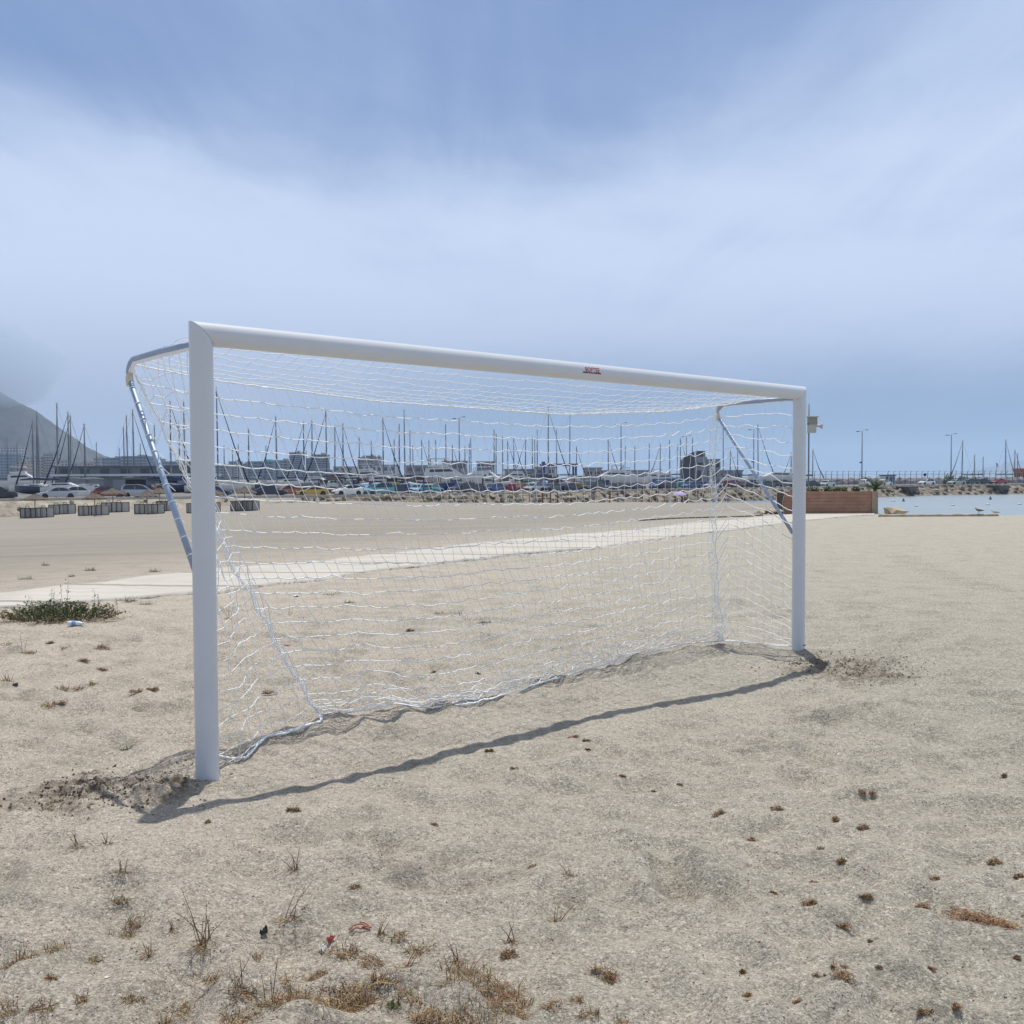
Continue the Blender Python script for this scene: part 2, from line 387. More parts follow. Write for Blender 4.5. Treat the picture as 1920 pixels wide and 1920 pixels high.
# ------------------------------------------------------------------ water, quay, road, path
SEA = -3.4
def water_material():
    m = bpy.data.materials.new('sea_water'); m.use_nodes = True; T = NT(m.node_tree); b = m.node_tree.nodes['Principled BSDF']
    t = T.new('ShaderNodeTexCoord').outputs['Object']
    mp = T.new('ShaderNodeMapping'); T.put(mp.inputs[0], t); mp.inputs['Rotation'].default_value = (0, 0, R(25)); mp.inputs['Scale'].default_value = (0.5, 1.0, 1)
    f = T.noise(t, 0.02, 3, 0.5)
    T.put(b.inputs['Base Color'], T.mix(T.mapv(f, 0.35, 0.65), (0.22, 0.27, 0.30, 1), (0.26, 0.31, 0.335, 1)))
    b.inputs['Roughness'].default_value = 0.28; b.inputs['Specular IOR Level'].default_value = 0.5
    bn = T.new('ShaderNodeBump'); bn.inputs['Strength'].default_value = 0.5; bn.inputs['Distance'].default_value = 0.09
    T.put(bn.inputs['Height'], T.math('ADD', T.noise(mp.outputs[0], 1.6, 4, 0.6), T.math('MULTIPLY', T.noise(mp.outputs[0], 0.35, 2, 0.5), 1.2)))
    T.put(b.inputs['Normal'], bn.outputs[0]); return m
w = MB(); n = 48
w.add([(0, 3000, SEA)] + [(14000 * math.cos(6.2832 * k / n), 3000 + 14000 * math.sin(6.2832 * k / n), SEA) for k in range(n)], [(0, 1 + k, 1 + (k + 1) % n) for k in range(n)])
tag(w.build('sea_water', water_material()), kind='structure')

# the front edge of the road, by bearing
RPX = [-420, -100, 0, 250, 450, 655, 870, 1100, 1265, 1400, 1540, 1725, 1900, 2150, 2500]
RZ = [112, 122, 125, 133, 137, 141, 154, 173, 191, 203, 214, 245, 256, 268, 280]
QZ = -1.05
def bearing(px, Y):
    d = unray(px, 900); return d.x / d.y * Y
def road_pt(px, back=0.0, z=QZ):
    Y = float(np.interp(px, RPX, RZ)); p = Vector((bearing(px, Y), Y, z))
    a = float(np.interp(px - 8, RPX, RZ)); b = float(np.interp(px + 8, RPX, RZ))
    d = Vector((bearing(px + 8, b) - bearing(px - 8, a), b - a, 0)).normalized()
    nrm = Vector((-d.y, d.x, 0))
    return p + nrm * back, math.atan2(d.y, d.x)
def road_near(px, back):
    """point standing `back` metres behind the road edge but still on the bearing of px"""
    q = px
    for _ in range(6):
        p, a = road_pt(q, back); e = 960 + p.x / p.y * FOC - (960 + bearing(px, 100) / 100 * FOC); q -= e
    return p, a
asphalt = mat('worn_asphalt', (0.17, 0.165, 0.155), 0.9, vary=0.25, scale=0.4)
concrete = mat('pale_concrete', (0.46, 0.44, 0.40), 0.85, vary=0.18, scale=1.2, bump=0.2)
def quay():
    q = MB(); pxs = list(np.linspace(-420, 2500, 70)); F = [road_pt(p)[0] for p in pxs]
    B = []
    for p, f in zip(pxs, F):
        if p < 1480: Yb = 1500
        elif p < 1560: Yb = 1500 + (p - 1480) / 80 * (300 - 1500)
        else: Yb = f.y + 46
        B.append(Vector((bearing(p, Yb), Yb, QZ)))
    n = len(F)
    vs = F + B + [Vector((v.x, v.y, -6)) for v in F] + [Vector((v.x, v.y, -6)) for v in B]
    fs = [(i, i + 1, n + i + 1, n + i) for i in range(n - 1)] + [(i + 1, i, 2 * n + i, 2 * n + i + 1) for i in range(n - 1)] + [(n + i, n + i + 1, 3 * n + i + 1, 3 * n + i) for i in range(n - 1)]
    q.add(vs, fs); tag(q.build('quay_ground', asphalt), kind='structure')
    k = MB(); rows = []
    for p in pxs:
        r = []
        for b, z in ((-0.5, -0.32), (-0.5, 0.16), (0.0, 0.16), (0.0, 0.004)): r.append(road_pt(p, b, QZ + z)[0])
        rows.append(r)
    k.loft(rows, closed=False, cap=False); tag(k.build('road_kerb', concrete), kind='structure')
    # riprap bed under the boulders
    rm = mat('riprap_stone', (0.075, 0.062, 0.05), 0.9, vary=0.5, scale=0.9, col2=(0.24, 0.205, 0.16), bump=0.8, bscale=4)
    sb = mat('bank_sand', (0.24, 0.21, 0.165), 0.9, vary=0.35, scale=0.5, col2=(0.36, 0.32, 0.26), bump=0.5, bscale=3)
    for nm, p0, p1, ns, mm, amp in (('sand_bank', -420, 560, 300, sb, .16), ('rock_slope', 560, 2500, 640, rm, .38)):
        rb = MB(); rows = []
        for p in np.linspace(p0, p1, ns):
            r = []
            for j in range(9):
                f = j / 8
                b = -0.52 - f * 5.0; z = QZ - 0.14 - f * 2.6
                nz = mnoise.noise(Vector((p * 0.21, j * 0.9, 0))) * amp
                q_, _ = road_pt(p, b + nz * 0.8 * (0 < j), z + nz * (0 < j)); r.append(q_)
            rows.append(r)
        rb.loft(rows, closed=False, cap=False)
        tag(rb.build(nm, mm), kind='structure')
quay()

def path():
    near = [(-260, 1156), (-100, 1146), (0, 1141), (200, 1127), (403, 1109), (530, 1096), (600, 1090), (712, 1071), (837, 1056), (994, 1037), (1119, 1029), (1200, 1016), (1312, 1002), (1512, 977), (1594, 968), (1640, 966)]
    far = [(-260, 1140), (-100, 1124), (0, 1115), (200, 1092), (403, 1067), (530, 1057), (600, 1052), (712, 1041), (837, 1025), (994, 1010), (1119, 999), (1200, 993), (1312, 980), (1512, 962.5), (1594, 962.3), (1640, 962.8)]
    A = [Vector((*gpt(*p), 0)) for p in near]; B = [Vector((*gpt(*p), 0)) for p in far]
    # straight-ish boards: sample both edges finely, wander the edge where sand has blown over it
    m = MB(); N = 240; rows = []
    def samp(L, t):
        k = t * (len(L) - 1); i = min(int(k), len(L) - 2); return L[i].lerp(L[i + 1], k - i)
    for i in range(N + 1):
        t = i / N; a = samp(A, t); b = samp(B, t); r = []
        wa = mnoise.noise(Vector((i * 0.16, 3, 0))) * 0.10 + mnoise.noise(Vector((i * 0.6, 9, 0))) * 0.05
        wb = mnoise.noise(Vector((i * 0.16, 7, 0))) * 0.08
        for j in range(9):
            f = wa * (1 - j / 8) + wb * j / 8 + j / 8
            p = a.lerp(b, f); r.append((p.x, p.y, 0))
        rows.append(r)
    arr = np.array(rows).reshape(-1, 3); zz = gz(arr[:, 0], arr[:, 1], False)
    arr = arr.reshape(N + 1, 9, 3); zz = zz.reshape(N + 1, 9)
    top = zz.max(axis=1)
    rows = []
    for i in range(N + 1):
        r = []
        for j in range(9):
            r.append((arr[i, j, 0], arr[i, j, 1], 0.5 * zz[i, j] + 0.5 * zz[i].mean() + 0.022))
        rows.append([(r[0][0], r[0][1], r[0][2] - 0.08)] + r + [(r[-1][0], r[-1][1], r[-1][2] - 0.08)])
    m.loft(rows, closed=False, cap=False)
    pm = bpy.data.materials.new('walkway_board'); pm.use_nodes = True; T = NT(pm.node_tree); b = pm.node_tree.nodes['Principled BSDF']
    t = T.new('ShaderNodeTexCoord').outputs['Object']
    mp = T.new('ShaderNodeMapping'); T.put(mp.inputs[0], t); mp.inputs['Rotation'].default_value = (0, 0, R(-8)); mp.inputs['Scale'].default_value = (0.25, 2.2, 1)
    f = T.noise(mp.outputs[0], 1.6, 5, 0.65); g = T.noise(t, 9, 5, 0.7); s = T.noise(t, 0.8, 5, 0.6)
    c = T.mix(T.mapv(f, 0.38, 0.7), (0.54, 0.51, 0.46, 1), (0.43, 0.40, 0.355, 1))
    c = T.mix(T.math('MULTIPLY', T.mapv(g, 0.55, 0.75), 0.6), c, (0.40, 0.36, 0.30, 1)); c = T.mix(T.math('MULTIPLY', T.mapv(s, 0.50, 0.68), 0.8), c, (0.44, 0.40, 0.34, 1))
    wv = T.new('ShaderNodeTexWave', bands_direction='Y'); mp2 = T.new('ShaderNodeMapping'); T.put(mp2.inputs[0], t); mp2.inputs['Rotation'].default_value = (0, 0, R(6)); T.put(wv.inputs[0], mp2.outputs[0])
    wv.inputs['Scale'].default_value = 0.16; wv.inputs['Distortion'].default_value = 1.2; wv.inputs['Detail'].default_value = 2; wv.inputs['Detail Scale'].default_value = 0.5
    c = T.mix(T.math('MULTIPLY', T.math('LESS_THAN', wv.outputs['Fac'], 0.02), 0.7), c, (0.2, 0.18, 0.15, 1))
    T.put(b.inputs['Base Color'], c); b.inputs['Roughness'].default_value = 0.85
    bn = T.new('ShaderNodeBump'); bn.inputs['Strength'].default_value = 0.4; bn.inputs['Distance'].default_value = 0.01; T.put(bn.inputs['Height'], g); T.put(b.inputs['Normal'], bn.outputs[0])
    o = m.build('path', pm, smooth=True); tag(o, kind='structure')
path()

# ------------------------------------------------------------------ the mountain, far hills, haze
def mountain():
    prof = [(-900, 600), (-500, 640), (-250, 660), (-60, 690), (0, 733), (40, 756), (70, 770), (100, 792), (128, 812), (150, 826), (165, 838), (185, 848), (205, 856), (235, 866), (262, 878), (300, 888)]
    m = MB(); Yc = 2600.0; NX = 220; NY = 40; rows = []
    for i in range(NX + 1):
        px = -900 + (300 + 900) * i / NX
        py = float(np.interp(px, [a for a, b in prof], [b for a, b in prof]))
        top = atY(px, py, Yc); H = max(top.z - SEA, 1)
        r = []
        for j in range(NY + 1):
            f = j / NY; s = f * 2 - 1
            yy = Yc - 30 + s * (120 + H * 1.0)
            h = H * (1 - abs(s) ** 1.25)
            rough_ = mnoise.fractal(Vector((px * 0.02, f * 7, 1.3)), 1.0, 2.1, 6) * (0.10 * H + 2) * (1 - (1 - abs(s)) ** 4) * min(1, 5 * (1 - abs(s)))
            r.append((bearing(px, yy), yy, SEA - 2 + max(h + rough_ + mnoise.noise(Vector((px * 0.12, 0, 0))) * 2.5, 0)))
        rows.append(r)
    m.loft(rows, closed=False, cap=False)
    mm = mat('mountain_scrub', (0.020, 0.026, 0.02), 0.95, vary=0.5, scale=0.012, col2=(0.075, 0.07, 0.06))
    tag(m.build('mountain', mm, smooth=True), kind='structure')
    h = MB(); rows = []; Yc = 9000.0
    hp = [(1500, 893), (1640, 891), (1760, 888), (1800, 884), (1830, 881), (1860, 875), (1890, 867), (1915, 861), (1960, 856), (2100, 840), (2300, 850), (2500, 870), (2700, 892)]
    for i in range(121):
        px = 1500 + 1200 * i / 120; py = float(np.interp(px, [a for a, b in hp], [b for a, b in hp])); t = atY(px, py, Yc); r = []
        for j in range(13):
            s = j / 6 - 1; yy = Yc + s * 1200; hh = (t.z - SEA) * (1 - abs(s) ** 1.4) + mnoise.noise(Vector((px * 0.03, s * 3, 0))) * 12 * (1 - abs(s))
            r.append((bearing(px, yy), yy, SEA - 3 + max(hh, 0)))
        rows.append(r)
    h.loft(rows, closed=False, cap=False)
    tag(h.build('far_hills', mat('far_hill_scrub', (0.06, 0.07, 0.05), 0.95, vary=0.3, scale=0.003), smooth=True), kind='structure')
mountain()
HAZE = 0.00015
def haze():
    b = MB(); b.box((0, 4500, 150), (26000, 15000, 320)); 
    hm = bpy.data.materials.new('haze'); hm.use_nodes = True; t = hm.node_tree; t.nodes.clear()
    v = t.nodes.new('ShaderNodeVolumePrincipled'); v.inputs['Color'].default_value = (0.62, 0.78, 1.0, 1); v.inputs['Density'].default_value = HAZE
    v.inputs['Anisotropy'].default_value = 0.0
    o = t.nodes.new('ShaderNodeOutputMaterial'); t.links.new(v.outputs[0], o.inputs['Volume'])
    tag(b.build('haze', hm), 'pale blue sea haze over the beach and the harbour', 'haze', kind='stuff')
haze()
def cloud():
    bm = bmesh.new(); bmesh.ops.create_icosphere(bm, subdivisions=4, radius=1.0)
    c = atY(-150, 690, 2480)
    for v in bm.verts:
        n_ = v.co.normalized(); k = 1 + .16 * mnoise.noise(n_ * 2.3) + .07 * mnoise.noise(n_ * 6)
        v.co = Vector((c.x + n_.x * 330 * k, 2480 + n_.y * 260 * k, 268 + n_.z * 140 * k))
    me = bpy.data.meshes.new('cloud'); bm.to_mesh(me); bm.free()
    cm = bpy.data.materials.new('cloud_mist'); cm.use_nodes = True; t = cm.node_tree; t.nodes.clear()
    v = t.nodes.new('ShaderNodeVolumePrincipled'); v.inputs['Color'].default_value = (0.74, 0.85, 1.0, 1); v.inputs['Density'].default_value = 0.0044
    o = t.nodes.new('ShaderNodeOutputMaterial'); t.links.new(v.outputs[0], o.inputs['Volume']); me.materials.append(cm)
    tag(put('cloud', me), 'low cloud hiding the top of the mountain on the left', 'cloud', kind='stuff')
cloud()

# ------------------------------------------------------------------ the goal
white_paint = mat('white_powder_coat', (0.63, 0.665, 0.71), 0.34, vary=0.03, scale=3, coat=0.15)
galv = mat('galvanised_steel', (0.33, 0.42, 0.56), 0.5, metal=0.25, vary=0.12, scale=9)
cord = mat('white_net_cord', (0.88, 0.91, 0.94), 0.6)
rope_m = mat('cream_rope', (0.62, 0.59, 0.48), 0.8, vary=0.15, scale=30)
black_m = mat('black_rubber', (0.02, 0.02, 0.02), 0.6)
def goal():
    tdir = (P2 - P1).normalized(); L = (P2 - P1).length; rz = math.atan2(tdir.y, tdir.x)
    g = thing('football_goal', 'white football goal with a white net and steel braces on the sand', 'goal', (P1.x, P1.y, 0), rz)
    H = 2.30; r = 0.059; c = r; NS = 40
    zt = H - r
    def ring(base, axis, mitre=0):
        out = []
        for k in range(NS):
            a = 2 * math.pi * k / NS; u = r * math.cos(a); w_ = r * 0.92 * math.sin(a)
            if axis == 'z': x = base[0] + u; y = base[1] + w_; z = base[2] + mitre * u
            else: x = base[0] + mitre * u; y = base[1] + w_; z = base[2] + u
            out.append((x, y, z))
        return out
    p = MB(); p.loft([ring((0, 0, -0.25), 'z'), ring((0, 0, zt), 'z', -1)]); a1_ = p.build('post', white_paint, g); autosmooth(a1_)
    p = MB(); p.loft([ring((L, 0, -0.25), 'z'), ring((L, 0, zt), 'z', 1)]); a2_ = p.build('post', white_paint, g); autosmooth(a2_)
    # crossbar: 2 mm gap-free mitre
    p = MB(); p.loft([ring((0.0025, 0, zt), 'x', -1), ring((L - 0.0025, 0, zt), 'x', 1)]); cb = p.build('crossbar', white_paint, g); autosmooth(cb)
    for x in (L - 0.012, L + 0.012):
        b = MB(); b.lathe([(0.006, 0), (0.006, 0.004)], n=10); o = b.build('bolt', black_m, a2_); o.location = (x + 0.008, -r * 0.92 * 0.97, 0.03); o.rotation_euler = (R(90), 0, 0)
    # maker's sticker: red lettering wrapped on the bar
    cu_ = bpy.data.curves.new('lettering', 'FONT'); cu_.body = 'SOFTEE'; cu_.size = 0.043; cu_.space_character = 1.02; cu_.align_x = 'CENTER'; cu_.offset = 0.0012; cu_.extrude = 0.0
    to = bpy.data.objects.new('lettering', cu_); COL.objects.link(to); dg = bpy.context.evaluated_depsgraph_get()
    me = bpy.data.meshes.new_from_object(to.evaluated_get(dg)); bpy.data.objects.remove(to)
    sx = 2.845
    def wrap(x, s_, rr=r + 0.0012):
        a = s_ / r
        return (sx + x, -0.92 * rr * math.cos(a), zt + rr * math.sin(a))
    for v in me.vertices: v.co = wrap(v.co.x * 1.0, v.co.y - 0.004)
    me.materials.append(mat('red_sticker_ink', (0.42, 0.03, 0.05), 0.5)); put('lettering', me, cb)
    s = MB(); xs = -0.096
    for wd in (0.052, 0.016, 0.022, 0.010, 0.030, 0.034):
        s.add([wrap(xs, -0.0155), wrap(xs + wd, -0.0155), wrap(xs + wd, -0.0065), wrap(xs, -0.0065)], [(0, 1, 2, 3)]); xs += wd + 0.004
    s.build('lettering', mat('dark_red_sticker_ink', (0.13, 0.02, 0.03), 0.5), cb)
    # stays
    D = 0.88; za = 2.185
    for x in (0.0, L):
        p = MB(); pts = [(x, 0.045, za + 0.012), (x, 0.45, za + 0.012), (x, D - 0.10, za)]
        for k in range(1, 7):
            a = k / 6 * R(105); pts.append((x, D - 0.10 + 0.085 * math.sin(a), za - 0.085 * (1 - math.cos(a))))
        o = p_ = p; p.tube(pts, 0.0175, 10); st = p.build('support_arm', galv, g, smooth=True)
        e = Vector(pts[-1]); q = MB(); q.tube([e, (x, 0.06, 1.0 if x == 0 else 1.01)], 0.0165, 10); br = q.build('brace', galv, g, smooth=True)
        q = MB(); q.tube([(x, e.y + 0.004, e.z + 0.03), (x, e.y - 0.012, e.z - 0.035)], 0.0215, 10); q.build('clamp', rope_m, st, smooth=True)
        f = Vector((x, 0.06, 1.0)); n_t = 12
        for k in range(n_t):
            q = MB(); c_ = e.lerp(f, (k + 0.6) / n_t); d = (f - e).normalized()
            pts2 = []
            for j in range(9):
                a = j / 8 * 6.283; u = Vector((1, 0, 0)); w_ = d.cross(u)
                pts2.append(c_ + (u * math.cos(a) + w_ * math.sin(a)) * 0.0185 + d * (0.006 * (j / 8)))
            q.tube(pts2, 0.0018, 4)
            q.tube([pts2[0], pts2[0] + Vector((0.02 * (1 if x == 0 else -1), -0.03, -0.03))], 0.0022, 4)
            q.build('net_tie', cord, br)
    # ---- net
    inv = Matrix.Rotation(-rz, 3, 'Z')
    def loc(px, py, lift=0.0):
        q = ground(px, py); v = inv @ (q - Vector((P1.x, P1.y, 0))); return Vector((v.x, v.y, q.z + lift))
    bb = [loc(*q, 0.012) for q in ((597, 1350), (680, 1338), (740, 1332), (800, 1328), (880, 1325), (935, 1310), (1010, 1287), (1080, 1265), (1140, 1250), (1220, 1228), (1290, 1213), (1355, 1208))]
    # arc-length resample
    def resample(L_, n_):
        d = [0]
        for a, b in zip(L_, L_[1:]): d.append(d[-1] + (b - a).length)
        out = []
        for i in range(n_ + 1):
            s_ = d[-1] * i / n_
            k = max(0, min(len(d) - 2, int(np.searchsorted(d, s_, side='right')) - 1)); f = (s_ - d[k]) / max(d[k + 1] - d[k], 1e-9)
            out.append(L_[k].lerp(L_[k + 1], min(f, 1)))
        return out
    nc = 57; bot = resample(bb, nc)
    def toprope(u):
        z = np.interp(u, [0, .09, .3, .62, .86, 1], [2.165, 2.10, 2.03, 2.01, 2.09, 2.175]); y = D - 0.02 - 0.05 * math.sin(math.pi * u)
        return Vector((u * L, y, z))
    rnd = random.Random(11)
    def wob(s_, k, amp): return amp * (mnoise.noise(Vector((s_ * 2.1, k * 3.7, 0.5))) + 0.6 * mnoise.noise(Vector((s_ * 6.3, k * 5.1, 4.5))))
    nr = 24
    G = [[None] * (nc + 1) for _ in range(nr + 1)]
    for j in range(nr + 1):
        v = j / (nr - 2.4) if j < nr - 3 else 1 - (nr - j) * .018
        for i in range(nc + 1):
            u = i / nc; T_ = toprope(u); B_ = bot[i]
            vv = v + 0.03 * math.sin(math.pi * v)
            P = T_.lerp(B_, min(vv, 1))
            P.y += 0.05 * math.sin(math.pi * v) + wob(u * 5, j * 0.13, 0.035) * v * (1 - v) * 2
            am = 0.003 + 0.010 * v * v + 0.007 * u
            P.z += ((i + j) % 2 - 0.5) * 0.020 * (0.15 + 1.0 * u) + rnd.gauss(0, am * 0.55)
            P.x += rnd.gauss(0, 0.004 + 0.010 * v); P.y += rnd.gauss(0, 0.006)
            if j == 0: P = T_
            if j == nr: P = B_
            if P.z < B_.z + 0.006 and j > nr - 4: P.z = B_.z + 0.006 + 0.01 * rnd.random()
            G[j][i] = P
    net = MB(); rc = 0.0026
    def strand(L_, rr=rc, jit=0.0025, sides=4):
        out = []
        for a, b in zip(L_, L_[1:]):
            m_ = a.lerp(b, 0.5); m_.z -= 0.10 * (b - a).length * rnd.random() * 0.4; m_ += Vector((rnd.gauss(0, jit), rnd.gauss(0, jit), rnd.gauss(0, jit)))
            out += [a, a.lerp(m_, 0.55) , m_, b.lerp(m_, 0.55)]
        out.append(L_[-1]); net.tube(out, rr, sides, cap=False)
    for j in range(nr + 1): strand(G[j], rr=0.0034)
    for i in range(nc + 1): strand([G[j][i] for j in range(nr + 1)], rr=0.0020, jit=0.002)
    # knots
    # roof
    nrf = 9; Rf = []
    for j in range(nrf + 1):
        v = j / nrf; row = []
        for i in range(nc + 1):
            u = i / nc; A_ = Vector((u * L, 0.045, zt + 0.01)); B_ = toprope(u)
            P = A_.lerp(B_, v); sag = 0.05 * math.sin(math.pi * v) * math.sin(math.pi * u) ** 0.5
            P.z -= sag - rnd.gauss(0, 0.004); P.x += rnd.gauss(0, 0.006); P.y += rnd.gauss(0, 0.005)
            if j == 0: P = A_
            if j == nrf: P = B_
            row.append(P)
        Rf.append(row)
    for row in Rf[:-1]: strand(row, rr=0.0021, jit=0.002)
    for i in range(nc + 1): strand([Rf[j][i] for j in range(nrf + 1)], rr=0.0019, jit=0.002)
    # sides
    def side(x, edge, basecurve, ns, peak):
        arm = lambda w_: Vector((x, 0.05 + (D - 0.07) * w_, za - 0.01 - 0.02 * w_))
        bc = resample(basecurve, ns); S = []
        for j in range(nr + 1):
            v = j / nr; row = []
            for i in range(ns + 1):
                w_ = i / ns
                P = arm(w_).lerp(bc[i], v)
                dr = peak * min(1, 2.2 * v) * (1 - v ** 5) * ((1 - w_) ** 1.6)
                P.z -= dr * (0.0 if j in (0, nr) else 1)
                P.z = max(P.z, bc[i].z + 0.01)
                P.x += (0.045 if x == 0 else -0.03) * math.sin(math.pi * w_) * math.sin(math.pi * v) + rnd.gauss(0, 0.012) * (0 < i)
                P.z += rnd.gauss(0, 0.010) * (0 < j < nr); P.y += rnd.gauss(0, 0.010) * (0 < i)
                if i == ns: P = edge[j].copy()
                if i == 0: P.x = x + (0.02 if x == 0 else -0.02); P.y = 0.055
                row.append(P)
            S.append(row)
        for j in range(1, nr + 1): strand(S[j], rr=0.0036 if x else 0.0028, jit=0.004)
        for i in range(ns): strand([S[j][i] for j in range(nr + 1)], rr=0.0018 if x else 0.0022, jit=0.004)
        return S
    lb = [loc(409, 1424, .012), loc(432, 1426, .014), loc(462, 1423, .014), loc(484, 1404, .014), loc(500, 1388, .014), loc(540, 1377, .014), loc(580, 1370, .014), loc(604, 1363, .014), bot[0]]
    rb = [Vector((L - .01, .06, gz1(P2.x, P2.y) + 0.02)), loc(1440, 1212, .014), loc(1400, 1207, .014), bot[-1]]
    S1 = side(0.0, [G[j][0] for j in range(nr + 1)], lb, 8, 0.10); S2 = side(L, [G[j][nc] for j in range(nr + 1)], rb, 8, 0.34)
    # slack folds lying by the back hem
    for f in range(5):
        a = rnd.uniform(0.0, 0.75); b = a + rnd.uniform(0.15, 0.3); pts = []
        for k in range(26):
            u = a + (b - a) * k / 25; i = min(int(u * nc), nc - 1); B_ = bot[i].lerp(bot[i + 1], u * nc - i)
            pts.append(B_ + Vector((rnd.gauss(0, .012), 0.04 + 0.05 * math.sin(k * .5 + f) + 0.03 * f, 0.012 + 0.02 * rnd.random())))
        net.tube(pts, rc, 4, cap=False)
    no = net.build('net', cord, g, smooth=True)
    rp = MB()
    def rope(L_, rr, extra=0.0, n_=5, steps=1):
        q = []
        for a, b in zip(L_, L_[1:]):
            for k in range(3):
                p_ = a.lerp(b, k / 3); q.append(p_ + Vector((0, 0, rnd.gauss(0, 0.0015))))
        q.append(L_[-1]); rp.tube(q, rr, n_)
    rope([toprope(i / nc) for i in range(nc + 1)], 0.0048)
    rope([G[j][0] for j in range(nr + 1)], 0.0042); rope([G[j][0] + Vector((0.02, 0.01, 0)) for j in range(nr + 1)], 0.003)
    rope([G[j][nc] for j in range(nr + 1)], 0.004); rope(bot, 0.0055)
    rope(resample(lb, 20), 0.007); rope(resample(rb, 10), 0.005)
    rope([Vector((0.0, 0.05, za)), Vector((0, 0.4, za - .012)), Vector((0, D - .09, za - .02)), Vector((0, D - .03, za - .07))], 0.012)
    rope([Vector((L, 0.05, za)), Vector((L, 0.4, za - .012)), Vector((L, D - .09, za - .02)), Vector((L, D - .03, za - .07))], 0.008)
    # bunched mesh around the back right corner
    for f in range(5):
        pts = []
        for j in range(nr * 2 + 1):
            v = j / (nr * 2); jj = min(j // 2, nr - 1); P = G[jj][nc].lerp(G[jj + 1][nc], (j % 2) * .5)
            pts.append(P + Vector((-0.05 + 0.04 * math.sin(j * 1.9 + f * 1.3) * (0.4 + v), 0.03 * math.cos(j * 1.3 + f), rnd.gauss(0, .008))))
        rp.tube(pts, 0.002, 4, cap=False)
    for f in range(3):
        pts = []
        for j in range(nr * 2 + 1):
            jj = min(j // 2, nr - 1); P = G[jj][0].lerp(G[jj + 1][0], (j % 2) * .5)
            pts.append(P + Vector((0.02 * math.sin(j * 2.1 + f * 2), 0.02 * math.cos(j * 1.3 + f), rnd.gauss(0, .006))))
        rp.tube(pts, 0.002, 4, cap=False)
    rp.build('hem_rope', cord, no, smooth=True)
goal()

# ================================================================== harbour, cars, boats, town
glass = mat('dark_glass', (0.015, 0.02, 0.025), 0.08, spec=0.8)
tyre_m = mat('tyre_rubber', (0.02, 0.02, 0.02), 0.8); rim_m = mat('alloy_rim', (0.45, 0.46, 0.47), 0.35, metal=0.8)
lamp_m = mat('headlight_glass', (0.75, 0.76, 0.78), 0.15); tail_m = mat('tail_light_red', (0.30, 0.01, 0.01), 0.25)
trim_m = mat('dark_trim', (0.03, 0.03, 0.032), 0.6)
PAINT = {'white': (0.78, 0.78, 0.77), 'silver': (0.42, 0.44, 0.46), 'black': (0.012, 0.012, 0.015), 'red': (0.30, 0.03, 0.02), 'dark_red': (0.20, 0.02, 0.02),
         'blue': (0.03, 0.07, 0.22), 'navy': (0.012, 0.015, 0.05), 'yellow': (0.55, 0.36, 0.03), 'teal': (0.10, 0.32, 0.36), 'green': (0.02, 0.07, 0.04),
         'grey': (0.11, 0.115, 0.12), 'orange': (0.42, 0.13, 0.05), 'pale_green': (0.40, 0.44, 0.38), 'bronze': (0.16, 0.12, 0.08), 'sky_blue': (0.25, 0.45, 0.62)}
def paint(c):
    return mat(c + '_car_paint', PAINT[c], 0.28, metal=0.35 if c in ('silver', 'grey') else 0.0, coat=0.7)
# side outlines: x from the tail (0) to the nose, z from the ground
SHAPES = {
 'hatchback': (4.2, 1.74, [(0.04, 0.30), (0.02, 0.62), (0.08, 0.92), (0.30, 0.96), (3.05, 0.93), (3.80, 0.80), (4.15, 0.64), (4.20, 0.40), (4.12, 0.24), (0.15, 0.22)],
               [(0.12, 0.93), (0.42, 1.33), (0.85, 1.47), (1.75, 1.50), (2.35, 1.42), (3.12, 0.92)]),
 'sedan': (4.6, 1.78, [(0.03, 0.32), (0.02, 0.70), (0.10, 0.93), (0.80, 0.97), (3.35, 0.92), (4.15, 0.80), (4.54, 0.64), (4.60, 0.40), (4.50, 0.24), (0.15, 0.23)],
           [(0.55, 0.95), (1.15, 1.30), (1.60, 1.42), (2.35, 1.43), (2.80, 1.34), (3.45, 0.91)]),
 'suv': (4.5, 1.85, [(0.03, 0.38), (0.0, 0.75), (0.05, 1.02), (0.30, 1.08), (3.35, 1.05), (4.10, 0.95), (4.44, 0.78), (4.50, 0.45), (4.40, 0.28), (0.15, 0.28)],
         [(0.05, 1.05), (0.28, 1.48), (0.55, 1.64), (2.10, 1.68), (2.60, 1.58), (3.42, 1.04)]),
 'van': (4.7, 1.85, [(0.02, 0.32), (0.0, 0.80), (0.03, 1.02), (0.2, 1.05), (3.5, 1.02), (4.30, 0.86), (4.64, 0.70), (4.70, 0.42), (4.60, 0.26), (0.12, 0.25)],
         [(0.03, 1.03), (0.15, 1.50), (0.45, 1.72), (2.20, 1.76), (2.95, 1.58), (3.85, 0.98)]),
 'coupe': (4.4, 1.80, [(0.03, 0.30), (0.02, 0.66), (0.12, 0.86), (0.85, 0.88), (2.95, 0.84), (3.85, 0.72), (4.34, 0.56), (4.40, 0.36), (4.30, 0.20), (0.15, 0.20)],
           [(0.45, 0.86), (1.10, 1.16), (1.55, 1.27), (2.05, 1.27), (2.45, 1.18), (3.05, 0.84)])}
wheel_me = {}
